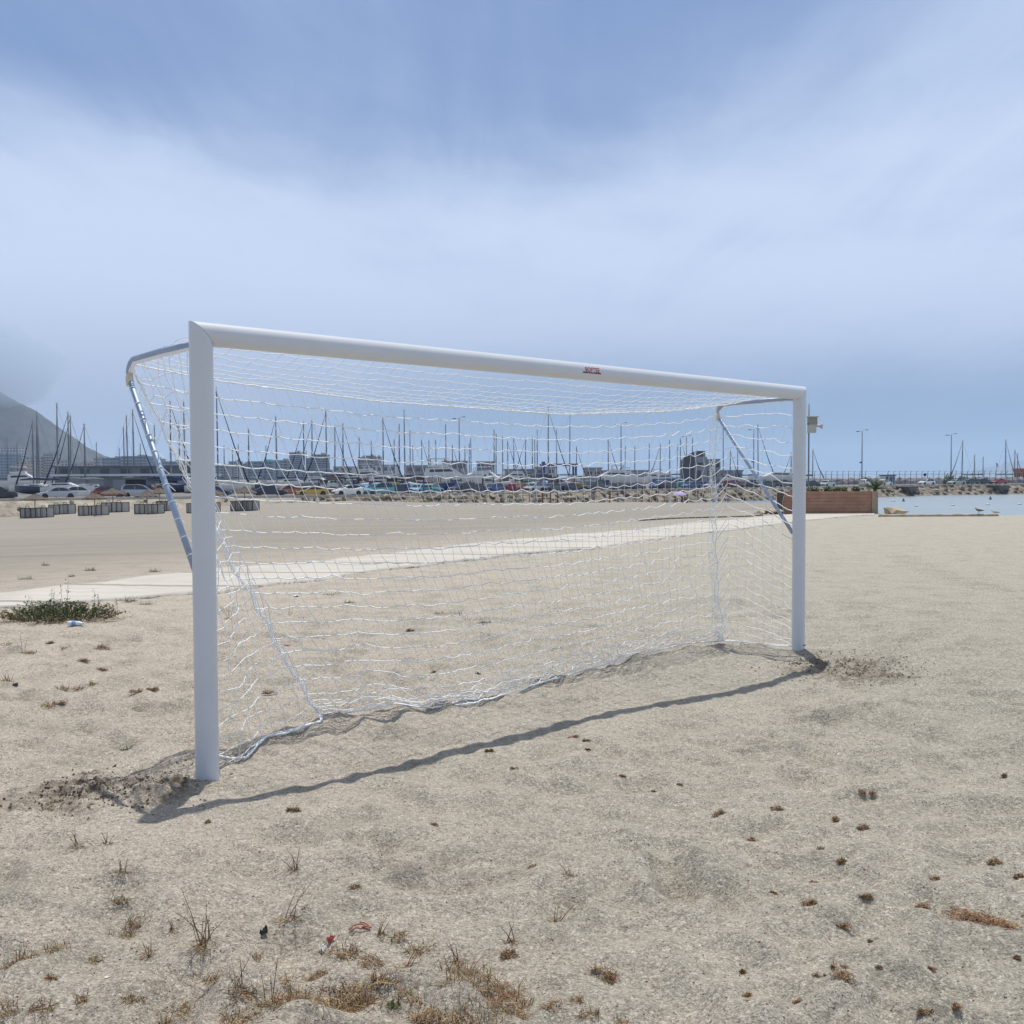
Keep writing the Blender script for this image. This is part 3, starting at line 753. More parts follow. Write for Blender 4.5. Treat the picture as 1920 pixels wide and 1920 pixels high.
def wheel(parent, x, y, r=0.32):
    if 'w' not in wheel_me:
        m = MB(); n = 18
        prof = [(0.20, -0.10), (0.30, -0.105), (0.32, -0.08), (0.32, 0.08), (0.30, 0.105), (0.20, 0.10)]
        vs = [(pr * math.cos(6.2832 * k / n), py_, pr * math.sin(6.2832 * k / n)) for pr, py_ in prof for k in range(n)]
        m.add(vs, [(i * n + k, i * n + (k + 1) % n, (i + 1) * n + (k + 1) % n, (i + 1) * n + k) for i in range(5) for k in range(n)])
        wheel_me['w'] = m.build('wheel', tyre_m, data=True)
        m = MB(); vs = [(0.20 * math.cos(6.2832 * k / n), s, 0.20 * math.sin(6.2832 * k / n)) for s in (-0.085, 0.085) for k in range(n)]
        m.add(vs, [tuple(range(n)), tuple(range(2 * n - 1, n - 1, -1))] + [(k, (k + 1) % n, n + (k + 1) % n, n + k) for k in range(n)])
        wheel_me['r'] = m.build('rim', rim_m, data=True)
    w_ = put('wheel', wheel_me['w'], parent, (x, y, r)); put('rim', wheel_me['r'], w_)
def make_car(kind, color, label, px, flip=False, back=1.5, yaw=0.0):
    L_, Wd, body, cab = SHAPES[kind]
    p, a = road_near(px, back); p.z = QZ + 0.004
    t = thing('parked_car', label, 'car', p, a + (math.pi if flip else 0) + yaw, 'cars parked along the shore road')
    pm = paint(color); hx = L_ / 2; hw = Wd / 2
    m = MB(); rings = []
    for f, ins, dzz in ((-1, 0.10, 0.05), (-0.97, 0.03, 0.01), (-0.88, 0.0, 0), (0.88, 0.0, 0), (0.97, 0.03, 0.01), (1, 0.10, 0.05)):
        cx = L_ / 2; rings.append([((x - cx) * (1 - ins / cx), f * hw, z + (-dzz if z > 0.6 else dzz * 0.5)) for x, z in body])
    m.loft(rings); rings = []
    zb = min(z for x, z in cab); zt_ = max(z for x, z in cab)
    for f in (-1, 1):
        rings.append([(x - hx, f * (hw * 0.93 - (z - zb) / (zt_ - zb) * 0.16), z) for x, z in cab])
    m.loft(rings); b = m.build('body', pm, t); autosmooth(b, 35)
    # glass, 8 mm proud of the cabin
    def cabpt(i, f, q=0.0): x, z = cab[i]; return Vector((x - hx, f * (hw * 0.93 - (z - zb) / (zt_ - zb) * 0.16), z))
    n = len(cab)
    for f in (-1, 1):
        m = MB(); poly = []
        cx = sum(x for x, z in cab) / n; cz = (zb + zt_) / 2 + 0.02
        for i in range(n):
            v = cabpt(i, f); k = Vector((cx - hx, v.y, cz)); v2 = k.lerp(v, 0.84); zf = (v2.z - zb) / (zt_ - zb)
            v2.y = f * (hw * 0.93 - zf * 0.16 + 0.008); poly.append(v2)
        m.add(poly, [tuple(range(n))[:: f]]); m.build('side_window', glass, t)
        m = MB(); m.box((0, 0, 0), (0.05, 0.012, zt_ - zb - 0.12)); pl = m.build('window_pillar', pm, t); pl.location = (cx - hx + 0.15, f * (hw * 0.93 - 0.068), (zb + zt_) / 2); pl.rotation_euler = (R(f * 16), 0, 0)
    for nm, i, j in (('windscreen', n - 1, n - 2), ('rear_window', 0, 1)):
        m = MB(); q = []
        for k, fr, sy in ((i, 0.12, -0.88), (i, 0.12, 0.88), (j, 0.06, 0.88), (j, 0.06, -0.88)):
            o_ = j if k == i else i
            v = cabpt(k, 1).lerp(cabpt(o_, 1), fr); v.y *= sy; v += Vector((0.010 if nm == 'windscreen' else -0.010, 0, 0.010)); q.append(v)
        m.add(q, [(0, 1, 2, 3) if nm == 'rear_window' else (3, 2, 1, 0)]); m.build(nm, glass, t)
    for x in (0.80, L_ - 0.82):
        for s in (-1, 1):
            m = MB(); m.lathe([(0.37, -0.01), (0.37, 0.012)], n=16); o = m.build('wheel_arch', trim_m, t); o.rotation_euler = (R(90), 0, 0); o.location = (x - hx, s * (hw - 0.001), 0.33)
            wheel(t, x - hx, s * (hw - 0.085))
    for s in (-1, 1):
        m = MB(); m.box((hx - 0.10, s * (hw - 0.24), 0.66), (0.16, 0.34, 0.13)); m.build('headlight', lamp_m, t)
        m = MB(); m.box((-hx + 0.07, s * (hw - 0.20), 0.80), (0.12, 0.26, 0.18)); m.build('tail_light', tail_m, t)
        m = MB(); m.box((cab[-1][0] - hx - 0.35, s * (hw + 0.07), zb + 0.06), (0.12, 0.16, 0.12)); m.build('mirror', pm, t)
    m = MB(); m.box((hx - 0.03, 0, 0.42), (0.06, 1.3, 0.16)); m.build('grille', trim_m, t)
    return t
CARS = [('suv', 'black', 'black car cut by the left picture edge', -6, False, 1.2, 0),
 ('sedan', 'silver', 'silver white sedan behind the straw parasols, nearest the left end', 106, True, 1.2, 0),
 ('hatchback', 'white', 'white hatchback half hidden behind the silver white sedan', 152, False, 4.6, 0),
 ('hatchback', 'red', 'red car behind a straw parasol, left of the silver van', 204, False, 1.3, 0),
 ('van', 'silver', 'silver people carrier between the red car and the goal post', 262, False, 1.6, 0),
 ('hatchback', 'blue', 'blue car just right of the near goal post', 404, False, 2.6, 0),
 ('sedan', 'navy', 'dark navy sedan seen through the net, left of the yellow car', 506, False, 1.4, 0),
 ('hatchback', 'orange', 'small orange and white car just behind the navy sedan', 540, True, 5.5, 0),
 ('coupe', 'yellow', 'yellow sports car with a black roof seen through the net', 585, True, 1.4, 0),
 ('hatchback', 'white', 'white hatchback right of the yellow sports car', 651, True, 0.9, 0),
 ('van', 'teal', 'pale teal van right of the white hatchback, seen through the net', 708, True, 1.4, 0),
 ('hatchback', 'navy', 'dark blue car right of the teal van', 748, False, 2.0, 0),
 ('hatchback', 'sky_blue', 'light blue car in the middle of the row behind the net', 784, True, 3.4, 0.5),
 ('hatchback', 'teal', 'teal blue car left of the black off-roader', 812, False, 3.0, 0.5),
 ('suv', 'black', 'black off-roader in front of the white motor yacht', 866, True, 1.0, 0),
 ('sedan', 'black', 'black sedan right of the black off-roader', 893, False, 2.0, 0),
 ('hatchback', 'blue', 'bright blue car left of the wooden lookout stand', 924, True, 1.6, 0),
 ('hatchback', 'red', 'red car left of the blue travel hoist', 968, False, 4.0, 0.4),
 ('hatchback', 'silver', 'silver car below the blue travel hoist', 1000, True, 3.0, 0.2),
 ('sedan', 'grey', 'grey sedan right of the wooden stand, near the blue crane', 1036, True, 2.5, 0),
 ('sedan', 'navy', 'navy sedan left of the black off-roader by the tall light mast', 1070, False, 2.0, 0),
 ('suv', 'black', 'black off-roader nearest the light mast in the middle', 1112, True, 1.2, 0),
 ('sedan', 'black', 'black sedan just left of the lilac parasol', 1152, True, 1.2, 0),
 ('sedan', 'navy', 'dark car just right of the middle light mast', 1190, False, 1.6, 0),
 ('van', 'blue', 'blue van right of the lilac parasol', 1238, True, 2.2, 0),
 ('sedan', 'black', 'black car in front of the blue van', 1252, False, 0.9, 0),
 ('hatchback', 'blue', 'blue car in front of the grey clubhouse', 1296, True, 2.0, 0),
 ('hatchback', 'silver', 'silver car right of the grey clubhouse', 1336, True, 1.6, 0),
 ('suv', 'dark_red', 'dark red off-roader behind the steel brace', 1376, False, 1.6, 0),
 ('sedan', 'black', 'black sedan behind the far brace of the goal', 1404, True, 1.2, 0),
 ('sedan', 'green', 'dark green sedan left of the far goal post', 1432, True, 1.2, 0),
 ('suv', 'grey', 'grey off-roader left of the far goal post', 1468, False, 1.5, 0),
 ('sedan', 'navy', 'dark blue sedan right of the far goal post, behind the planter', 1518, True, 1.4, 0),
 ('sedan', 'silver', 'silver green sedan behind the middle of the wooden planter', 1550, True, 1.4, 0),
 ('hatchback', 'white', 'white car half hidden by the palm', 1625, False, 3.4, 0),
 ('sedan', 'white', 'white sedan in front of the striped kiosk', 1658, False, 1.4, 0),
 ('hatchback', 'white', 'white hatchback standing alone in the gap of the right hand row', 1737, True, 1.4, 0),
 ('sedan', 'pale_green', 'pale grey green sedan left of the dark green car', 1793, True, 1.4, 0),
 ('sedan', 'green', 'dark green sedan right of the pale grey green one', 1819, False, 1.8, 0),
 ('hatchback', 'black', 'black car left of the red one on the right', 1844, False, 1.8, 0),
 ('sedan', 'red', 'red sedan at the right end of the row', 1872, True, 1.4, 0)]
for c in CARS: make_car(c[0], c[1], c[2], c[3], c[4], c[5], c[6])

# ------------------------------------------------------------------ boats
alu = mat('grey_aluminium_mast', (0.17, 0.19, 0.22), 0.5, metal=0.3); navy_m = mat('navy_sailcloth', (0.015, 0.03, 0.09), 0.8)
gel = {'white': mat('white_gelcoat', (0.72, 0.72, 0.70), 0.3, coat=0.4), 'navy': mat('navy_gelcoat', (0.02, 0.04, 0.11), 0.3, coat=0.4), 'blue': mat('blue_gelcoat', (0.03, 0.12, 0.35), 0.3, coat=0.4),
       'cream': mat('cream_gelcoat', (0.60, 0.55, 0.44), 0.4), 'maroon': mat('maroon_canvas', (0.16, 0.03, 0.03), 0.7), 'grey': mat('grey_canvas', (0.25, 0.27, 0.29), 0.7), 'teal': mat('teal_canvas', (0.05, 0.22, 0.24), 0.7)}
wire_m = mat('steel_wire', (0.12, 0.13, 0.15), 0.5)
def hull(L_, B_, Hh, keel=False):
    m = MB(); rings = []
    for i in range(11):
        t = i / 10; x = -L_ / 2 + L_ * t
        w_ = B_ / 2 * (0.72 + 0.28 * math.sin(min(t * 2.2, 1) * math.pi / 2)) * (1 if t < .45 else max(1 - ((t - .45) / .55) ** 2.2, 0.02))
        sh = Hh + 0.25 * t * t; d = 0.0 + 0.35 * t ** 6 * Hh
        rings.append([(x, -w_, sh), (x, -w_ * 0.93, sh * 0.45 + d * .5), (x, -w_ * 0.35, d + 0.06), (x, 0, d), (x, w_ * 0.35, d + 0.06), (x, w_ * 0.93, sh * 0.45 + d * .5), (x, w_, sh)])
    m.loft(rings); return m
hullcache = {}
def sailboat(px, ytop, Y, side, fore, label, col, deck=0.0, yaw=0.0, second=False):
    """a yacht ashore or afloat whose mast stands on the bearing px"""
    x = bearing(px, Y); base = max(deck - 1.35, QZ + 0.004)
    zt_ = atY(px, ytop, Y).z; H = zt_ - base
    t = thing('sailing_boat', label, 'sailing boat', (x, Y, base), (0 if side >= 0 else math.pi) + yaw, 'sailing boats in the harbour')
    Lb = max(7.0, H * 0.62); key = (round(Lb), col)
    if key not in hullcache: hullcache[key] = autosmooth(hull(Lb, Lb * 0.3, 1.25).build('hull', gel[col], t), 50).data
    else: put('hull', hullcache[key], t)
    m = MB(); m.prism([(-Lb * .30, 1.2), (-Lb * .28, 1.55), (Lb * .05, 1.68), (Lb * .25, 1.28)], -Lb * .09, Lb * .09); cb = m.build('cabin', gel['white'], t)
    m = MB()
    for s in (-1, 1): m.box((-Lb * .08, s * (Lb * .09 + .012), 1.45), (Lb * .22, 0.02, 0.13))
    m.build('window_strip', glass, cb)
    m = MB(); ln = random.uniform(-0.010, 0.010)
    mr = 0.085 + 0.0002 * Y
    m.tube([(0.02, 0, 1.1), (ln * H * .5, 0, H * .5), (ln * H, 0, H)], [mr, mr, mr * .8], 7); ms = m.build('mast', alu, t, smooth=True)
    m = MB()
    for k in (0.45, 0.72): m.tube([(0, -0.9 + .3 * k, H * k), (0, 0.9 - .3 * k, H * k)], 0.035, 4)
    m.tube([(ln * H - .25, 0, H + .02), (ln * H + .25, 0, H + .05)], 0.03, 4); m.tube([(ln * H, 0, H), (ln * H, 0, H + .5)], 0.02, 4)
    m.build('spreaders', alu, ms)
    m = MB(); m.tube([(-0.1, 0, 2.35), (-Lb * .42, 0, 2.25)], 0.09, 6); bm_ = m.build('boom', alu, t)
    m = MB(); m.tube([(-0.15, 0, 2.52), (-Lb * .2, 0, 2.5), (-Lb * .41, 0, 2.38)], [0.20, 0.17, 0.10], 7); m.build('sail_cover', navy_m if random.random() < .6 else gel['grey'], bm_, smooth=True)
    if fore:
        hx_ = fore if fore > 1 else Lb * 0.46
        m = MB(); m.tube([(ln * H + .1, 0, H * .955), (hx_ * .55, 0, H * .45), (hx_, 0, 1.6)], [0.035, 0.075 + .0001 * Y, 0.115 + .0002 * Y], 6); m.build('furled_jib', navy_m, t, smooth=True)
    m = MB(); m.tube([(ln * H, 0, H), (-Lb * .47, 0, 1.4)], 0.018, 3)
    for s in (-1, 1): m.tube([(ln * H, 0, H * .95), (-0.1, s * Lb * .13, 1.3)], 0.018, 3)
    m.build('rigging', wire_m, t)
    return t
MASTS = [  # px, top, Y, bow side, furled jib, hull, deck
 (15, 820, 300, 1, 0, 'white', 0.2), (33, 830, 300, 1, 0, 'white', 0.2), (63, 790, 168, -1, 1, 'navy', 0.1), (69.5, 775, 176, -1, 0, 'white', 0.1), (73.5, 781, 186, 1, 0, 'white', .1),
 (108, 757, 182, -1, 0, 'white', 0.2), (129.5, 774, 170, -1, 1, 'navy', 0.1), (133, 780, 182, -1, 1, 'blue', 0.1), (160, 796, 172, -1, 1, 'navy', 0.2), (182, 830, 330, 1, 0, 'white', 0),
 (224, 840, 330, 1, 0, 'white', 0), (234, 802, 215, -1, 0, 'white', .1), (240, 780, 205, 1, 0, 'white', .1), (251.5, 769, 196, 1, 1, 'navy', .4), (292, 798, 230, 1, 0, 'white', 0), (264, 832, 330, 1, 0, 'white', 0),
 (321, 753, 178, 1, 1, 'navy', .2), (338, 790, 250, 1, 0, 'white', 0), (347, 754, 190, -1, 0, 'white', .2), (409, 730, 172, 1, 1, 'white', .3), (421, 836, 320, 1, 0, 'white', 0), (437, 840, 330, -1, 0, 'white', 0), (448, 833, 320, 1, 0, 'white', 0),
 (467, 805, 215, -1, 0, 'white', .3), (499, 836, 300, 1, 0, 'white', 0), (519.5, 782, 196, -1, 1, 'navy', .3), (570, 792, 210, -1, 1, 'navy', .3), (575, 845, 330, 1, 0, 'white', 0), (585, 789, 215, -1, 1, 'white', .3), (613, 771, 190, -1, 1, 'navy', .3),
 (628, 799, 220, 1, 1, 'blue', .6), (643.5, 795, 225, 1, 1, 'navy', .9), (674, 820, 260, 1, 1, 'white', .9), (697, 827, 290, -1, 0, 'white', .8), (719, 785, 215, 1, 1, 'white', .9), (739, 825, 270, -1, 0, 'white', .8), (749, 796, 240, 1, 0, 'white', .8),
 (759.5, 769, 230, -1, 0, 'navy', .6), (769.5, 808, 280, 1, 0, 'white', .8), (775, 836, 330, 1, 0, 'white', .8), (791.5, 825, 300, 1, 1, 'white', .8), (804, 826, 310, -1, 0, 'white', .8), (818, 825, 300, 1, 0, 'white', .8), (836.5, 796, 260, 1, 0, 'white', .8),
 (849, 835, 300, 1, 1, 'blue', .8), (872, 837, 310, -1, 0, 'white', .8), (880, 832, 330, 1, 0, 'white', .8), (883.5, 822, 300, 1, 0, 'white', .8), (926.5, 806, 270, -1, 0, 'white', .8), (930, 815, 290, 1, 0, 'white', .8), (943, 819, 300, 1, 0, 'white', .8),
 (952.5, 827, 310, 1, 1, 'white', .8), (963.5, 823, 310, 1, 1, 'white', .8), (985, 822, 310, -1, 1, 'navy', .8), (998.5, 820, 320, 1, 0, 'white', .8), (1003.5, 825, 330, -1, 0, 'white', .8), (1007.5, 807, 300, 1, 0, 'white', .8),
 (1028, 764, 270, 1, 1, 'white', .8), (1044, 807, 300, -1, 0, 'white', .8), (1068, 775, 280, 1, 0, 'navy', .8), (1081, 837, 330, 1, 1, 'white', .8), (1141, 823, 310, 1, 1, 'white', .8), (1172, 836, 330, -1, 0, 'white', .8), (1190, 837, 330, -1, 0, 'white', .8),
 (1217, 832, 330, -1, 0, 'white', .8), (1237.5, 833, 320, -1, 1, 'white', .8), (1256, 825, 330, 1, 0, 'white', .8), (1269.5, 835, 340, -1, 0, 'white', .8), (1275.5, 822, 330, 1, 1, 'white', .8), (1298, 822, 340, -1, 0, 'white', .8),
 (1356, 803, 300, 1, 0, 'white', .6), (1369, 845, 320, 1, 1, 'white', .6), (1383, 842, 330, -1, 0, 'white', .5), (1421.5, 797, 300, 1, 1, 'white', .5), (1483, 850, 320, -1, 1, 'white', .5),
 (1523.5, 843, 300, 1, 1, 'white', -.4), (1803.5, 826, 330, -1, 1, 'navy', -.6), (1827, 853, 360, 1, 0, 'white', -.6), (1843, 857, 370, 1, 0, 'white', -.6), (1885, 825, 340, 1, 1, 'navy', -.6), (1902, 844, 350, 1, 1, 'white', -.6), (1908, 850, 360, 1, 0, 'white', -.6)]
def mast_label(i):
    px, yt, Y, sd_, jib, col, dk = MASTS[i]
    zones = ((200, 'in front of the mountain'), (300, 'above the long white shed'), (360, 'between the brace and the near post'), (480, 'just right of the near goal post'), (560, 'left of the blue tower'), (660, 'above the yellow and white cars'),
             (760, 'above the teal van'), (840, 'left of the floodlight mast'), (900, 'by the large white motor yacht'), (980, 'left of the blue travel hoist'), (1090, 'behind the blue travel hoist'), (1200, 'by the middle light mast'), (1340, 'around the grey clubhouse'), (1500, 'behind the far side netting'), (1700, 'right of the far goal post'), (1850, 'beyond the lamp on the far right'), (2000, 'near the right edge of the harbour'))
    z = next(t for e, t in zones if px < e)
    lo = max([e for e, t in zones if e <= px] + [-99]); hi = min(e for e, t in zones if px < e)
    sib = [k for k in range(len(MASTS)) if lo <= MASTS[k][0] < hi]; sib.sort(key=lambda k: MASTS[k][0]); r = sib.index(i)
    order = ['first', 'second', 'third', 'fourth', 'fifth', 'sixth', 'seventh', 'eighth', 'ninth', 'tenth']
    h = 'tall' if yt < 790 else ('medium' if yt < 822 else 'short')
    return '%s mast%s, %s of those %s' % (h, ' with dark jib' if jib else '', order[r], z)
for i, a in enumerate(MASTS):
    sailboat(a[0], a[1], a[2], a[3], a[4], mast_label(i), a[5], a[6], yaw=0.25 * math.sin(i * 2.4))

def motor_yacht(px, Y, L_, Hh, label, col='white', yaw=0.0, flip=False, z0=None, canopy='white', fly=True):
    x = bearing(px, Y); z0 = QZ + 0.3 if z0 is None else z0
    t = thing('motor_boat', label, 'motor boat', (x, Y, z0), yaw + (math.pi if flip else 0), 'motor boats in the boatyard')
    k = Hh / 4.0
    autosmooth(hull(L_, L_ * 0.30, 1.7 * k).build('hull', gel[col], t), 50)
    m = MB(); m.prism([(-L_ * .34, 1.65 * k), (-L_ * .33, 2.75 * k), (L_ * .02, 2.85 * k), (L_ * .20, 1.85 * k), (L_ * .24, 1.7 * k)], -L_ * .11, L_ * .11); c = m.build('cabin', gel['white'], t)
    m = MB()
    for s in (-1, 1): m.prism([(-L_ * .28, 2.2 * k), (-L_ * .275, 2.55 * k), (L_ * .0, 2.6 * k), (L_ * .07, 2.3 * k)], s * (L_ * .11 + .004), s * (L_ * .11 + .02))
    m.build('cabin_window', glass, c)
    if fly:
        m = MB(); m.prism([(-L_ * .30, 2.86 * k), (-L_ * .30, 3.15 * k), (-L_ * .02, 3.3 * k), (L_ * .0, 2.87 * k)], -L_ * .09, L_ * .09); m.build('flybridge', gel['white'], t)
        m = MB(); m.prism([(-L_ * .30, 3.95 * k), (-L_ * .29, 4.08 * k), (-L_ * .05, 4.08 * k), (L_ * .0, 3.95 * k)], -L_ * .09, L_ * .09); h_ = m.build('hardtop', gel[canopy], t)
        m = MB()
        for xx in (-.26, -.06):
            for s in (-1, 1): m.tube([(L_ * xx, s * L_ * .08, 3.1 * k), (L_ * xx, s * L_ * .08, 3.96 * k)], 0.05, 5)
        m.build('hardtop_struts', alu, h_)
    m = MB(); pts = [(L_ * (.08 + .04 * i), -L_ * .115 * (1 - i * .13), 2.2 * k) for i in range(9)]; m.tube(pts, 0.03, 4); m.build('rail', alu, t)
    m = MB()
    for xx in (-.3, .2):
        for s in (-1, 1): m.box((L_ * xx, s * L_ * .09, -.12), (.35, .35, .36))
    m.build('keel_blocks', mat('timber_block', (0.20, 0.14, 0.08), 0.9), t)
    return t
motor_yacht(842, 196, 13.5, 5.6, 'large white motor yacht with a dark window band in the middle of the yard', yaw=0.12, z0=-0.70)
motor_yacht(885, 215, 10, 4.2, 'white motor yacht just right of the largest one', yaw=0.3, flip=True)
motor_yacht(920, 250, 9, 4.6, 'white cruiser on blocks left of the canvas covered boats', yaw=-0.2)
motor_yacht(961, 262, 9, 4.4, 'white cruiser on blocks left of the travel hoist', yaw=0.1, flip=True)
motor_yacht(1088, 240, 9, 3.4, 'low white motor boat right of the travel hoist', yaw=0.1, fly=False)
motor_yacht(1142, 232, 12, 4.6, 'white motor yacht with a teal hull stripe left of the light mast', yaw=0.05, flip=True)
motor_yacht(1182, 246, 9, 4.2, 'white motor yacht with two round fenders right of the light mast', yaw=0.2)
motor_yacht(1222, 262, 9, 3.9, 'white cruiser behind the lilac parasol', yaw=-.1, flip=True)
motor_yacht(1253, 232, 7.5, 3.6, 'boat under a blue cover left of the clubhouse', col='blue', yaw=0.1, canopy='white', fly=False)
motor_yacht(700, 236, 11, 5.2, 'white motor yacht with two decks behind the teal van', yaw=0.05)
motor_yacht(724, 205, 8, 3.4, 'boat with a maroon canvas cover above the teal van', col='maroon', yaw=-.1, fly=False)
motor_yacht(671, 214, 8, 3.4, 'small boat in a jumble of hulls behind the white hatchback', yaw=.3, fly=False)
motor_yacht(775, 240, 12, 3.8, 'long low grey boat left of the largest yacht', col='grey', yaw=0.0, fly=False)
motor_yacht(801, 205, 7, 3.2, 'small white boat on blocks left of the largest yacht', yaw=.4, fly=False)
motor_yacht(748, 198, 7, 3.0, 'small cream boat on blocks behind the dark blue car', col='cream', yaw=-.3, flip=True, fly=False)
motor_yacht(1040, 215, 9, 3.4, 'boat under a grey tarpaulin below the travel hoist', col='grey', yaw=0.05, fly=False)
motor_yacht(995, 222, 8, 3.2, 'small boat with a teal cover left of the tarpaulin boat', col='teal', yaw=-.2, fly=False)
motor_yacht(940, 215, 8, 3.2, 'small cream boat in front of the covered cruisers', col='cream', yaw=.15, flip=True, fly=False)
motor_yacht(1107, 212, 8, 2.8, 'dark blue speedboat right of the wooden stands', col='navy', yaw=.1, fly=False)
motor_yacht(1450, 262, 13, 4.0, 'white cylindrical looking covered boat left of the far post', yaw=.05, flip=True, z0=-.6, fly=False)
motor_yacht(555, 182, 7, 2.9, 'white and pink fishing boat behind the yellow sports car', yaw=.1, fly=False)
motor_yacht(602, 178, 7, 3.0, 'grey boat right of the yellow sports car', col='grey', yaw=-.1, fly=False)
motor_yacht(636, 200, 8, 3.4, 'boat with a navy hull above the white hatchback', col='navy', yaw=.2, fly=False)
motor_yacht(50, 190, 9, 4.4, 'white motor boat between the black car and the first masts', yaw=.2)
motor_yacht(128, 150, 7.5, 2.3, 'low white speedboat in front of the long shed', yaw=.1, fly=False)

STOPW = ('the', 'a', 'of', 'in', 'with', 'and', 'by', 'just', 'its', 'to', 'behind', 'below', 'right', 'left', 'front', 'on', 'between', 'through', 'above', 'pale', 'half', 'straw', 'large', 'yellow', 'silver', 'white', 'wooden', 'far', 'near')
def carname(px):
    w_ = min(CARS, key=lambda c: abs(c[3] - px))[2].split(',')[0].split()[:6]
    while w_[-1] in STOPW: w_.pop()
    return ' '.join(w_)
# canoes, dinghies and racks along the yard
r_ = random.Random(9)
KC = [('sky_blue', 'light blue'), ('teal', 'teal'), ('orange', 'orange'), ('white', 'white'), ('blue', 'blue'), ('yellow', 'yellow'), ('red', 'red')]
KP = list(range(682, 846, 12)) + list(range(930, 1050, 13)) + [1066, 1082, 1275, 1312]
for i, px in enumerate(KP):
    c, cn = KC[i * 3 % 7]; Y = float(np.interp(px, RPX, RZ)) + 9 + r_.uniform(-1.5, 1.5); x = bearing(px, Y)
    t = thing('dinghy', '%s dinghy on a trolley behind the %s' % (cn, carname(px)), 'dinghy', (x, Y, QZ + .45), r_.uniform(0, 3.1), 'dinghies parked behind the row of cars')
    h_ = hull(2.6 + r_.random(), 1.2, .62 + .5 * r_.random()); o = h_.build('hull', paint(c), t)
    m = MB(); m.tube([(-1.1, -.4, .1), (-1.1, -.5, -.44)], .05, 5); m.tube([(-1.1, .4, .1), (-1.1, .5, -.44)], .05, 5); m.tube([(.9, 0, .1), (.9, 0, -.44)], .05, 5); m.box((-.1, 0, .02), (2.3, .5, .06)); m.build('trolley', alu, t)
for i, px in enumerate(list(range(610, 700, 14)) + list(range(735, 1130, 15)) + [1270, 1340, 1395, 1420]):
    Y = float(np.interp(px, RPX, RZ)) + r_.uniform(16, 30); x = bearing(px, Y); w_ = r_.uniform(1.2, 3.2); h_ = r_.uniform(1.2, 2.9); c, cn = r_.choice([((.10, .09, .085), 'brown black'), ((.05, .05, .06), 'black'), ((.20, .14, .10), 'tan'), ((.30, .31, .32), 'grey'), ((.12, .16, .22), 'blue grey'), ((.16, .05, .04), 'maroon'), ((.45, .43, .40), 'cream')]); w_ *= .8 + .4 * r_.random()
    t = thing('storage_rack', 'rack of %s boat gear behind the %s' % (cn, carname(px)), 'rack', (x, Y, QZ + .004), r_.uniform(-.3, .3), 'racks of boat gear in the yard')
    m = MB()
    for sx_ in (-1, 1):
        for sy_ in (-1, 1): m.tube([(sx_ * w_ / 2, sy_ * .6, 0), (sx_ * w_ / 2, sy_ * .6, h_)], .06, 4)
    m.build('frame', trim_m, t)
    for k in range(3):
        m = MB(); m.box((r_.uniform(-.2, .2), 0, h_ * (k + .45) / 3), (w_ * r_.uniform(.6, 1.0), 1.1, h_ * r_.uniform(.15, .28))); m.build('load', mat('gear_%.2f_%.2f_%.2f' % c, c, .8, vary=.3, scale=1.5) if k != 1 else gel[r_.choice(['grey', 'white', 'navy', 'maroon', 'teal', 'cream'])], t)

# ------------------------------------------------------------------ buildings
win_m = mat('window_glass', (0.05, 0.075, 0.10), 0.12, spec=0.8)
def building(px0, px1, ytop, Y, depth, col, label, storeys=6, cols_=0, roofc=(0.3, 0.3, 0.3), vary=0.06, z0=QZ + 0.004, name='apartment_building', cat='building', roof_h=0.0, band=True, yaw=0.0, group='buildings of the town behind the harbour'):
    xa, xb = bearing(px0, Y), bearing(px1, Y); zt_ = atY((px0 + px1) / 2, ytop, Y).z; H = zt_ - z0; Wd = xb - xa
    t = thing(name, label, cat, ((xa + xb) / 2, Y + depth / 2, z0), yaw, group)
    wm = mat('wall_%.2f_%.2f_%.2f' % col, col, 0.85, vary=vary, scale=0.15)
    m = MB(); m.box((0, 0, H / 2), (Wd, depth, H)); m.build('wall', wm, t)
    m = MB(); m.box((0, 0, H + .3), (Wd + .8, depth + .8, 0.6)); (storeys > 3) and m.box((Wd * .18, 0, H + 1.4), (Wd * .25, depth * .4, 1.7)); m.build('roof', mat('roof_%.2f_%.2f_%.2f' % roofc, roofc, 0.8), t)
    nc_ = cols_ or max(2, int(Wd / 4.0)); sh = H / storeys
    for k in range(storeys):
        m = MB(); z = sh * (k + .55)
        for c in range(nc_):
            cx = -Wd / 2 + Wd * (c + .5) / nc_
            m.box((cx, -depth / 2 - .01, z), (Wd / nc_ * .62, .10, sh * .5))
        for s in (-1, 1):
            for c in range(3): m.box((s * (Wd / 2 + .01), -depth / 2 + depth * (c + .5) / 3, z), (.10, depth / 3 * .5, sh * .5))
        o = m.build('window_row', win_m, t)
    if band:
        m = MB()
        for k in range(1, storeys): m.box((0, -depth / 2 - .35, sh * k), (Wd * .96, .6, .28))
        m.build('balcony', mat('pale_balcony', (0.5, 0.5, 0.48), 0.8), t)
    return t
GREY_B = (0.15, 0.20, 0.27); BEI = (0.42, 0.36, 0.29); PAL = (0.46, 0.46, 0.45); PCH = (0.48, 0.33, 0.24)
building(-40, 0, 850, 1300, 24, BEI, 'beige block just outside the left picture edge', 8)
building(0, 24, 852, 1250, 25, GREY_B, 'blue grey glass block at the left picture edge', 9)
building(2, 36, 838, 1420, 25, PAL, 'pale stepped block low on the mountain flank', 12)
building(30, 46, 866, 1180, 22, PCH, 'peach block left of the first masts', 6)
building(48, 66, 857, 1220, 22, PAL, 'pale block with flat roof behind the first masts', 8)
building(76, 84, 868, 1300, 18, PCH, 'narrow peach block behind the twin masts', 7)
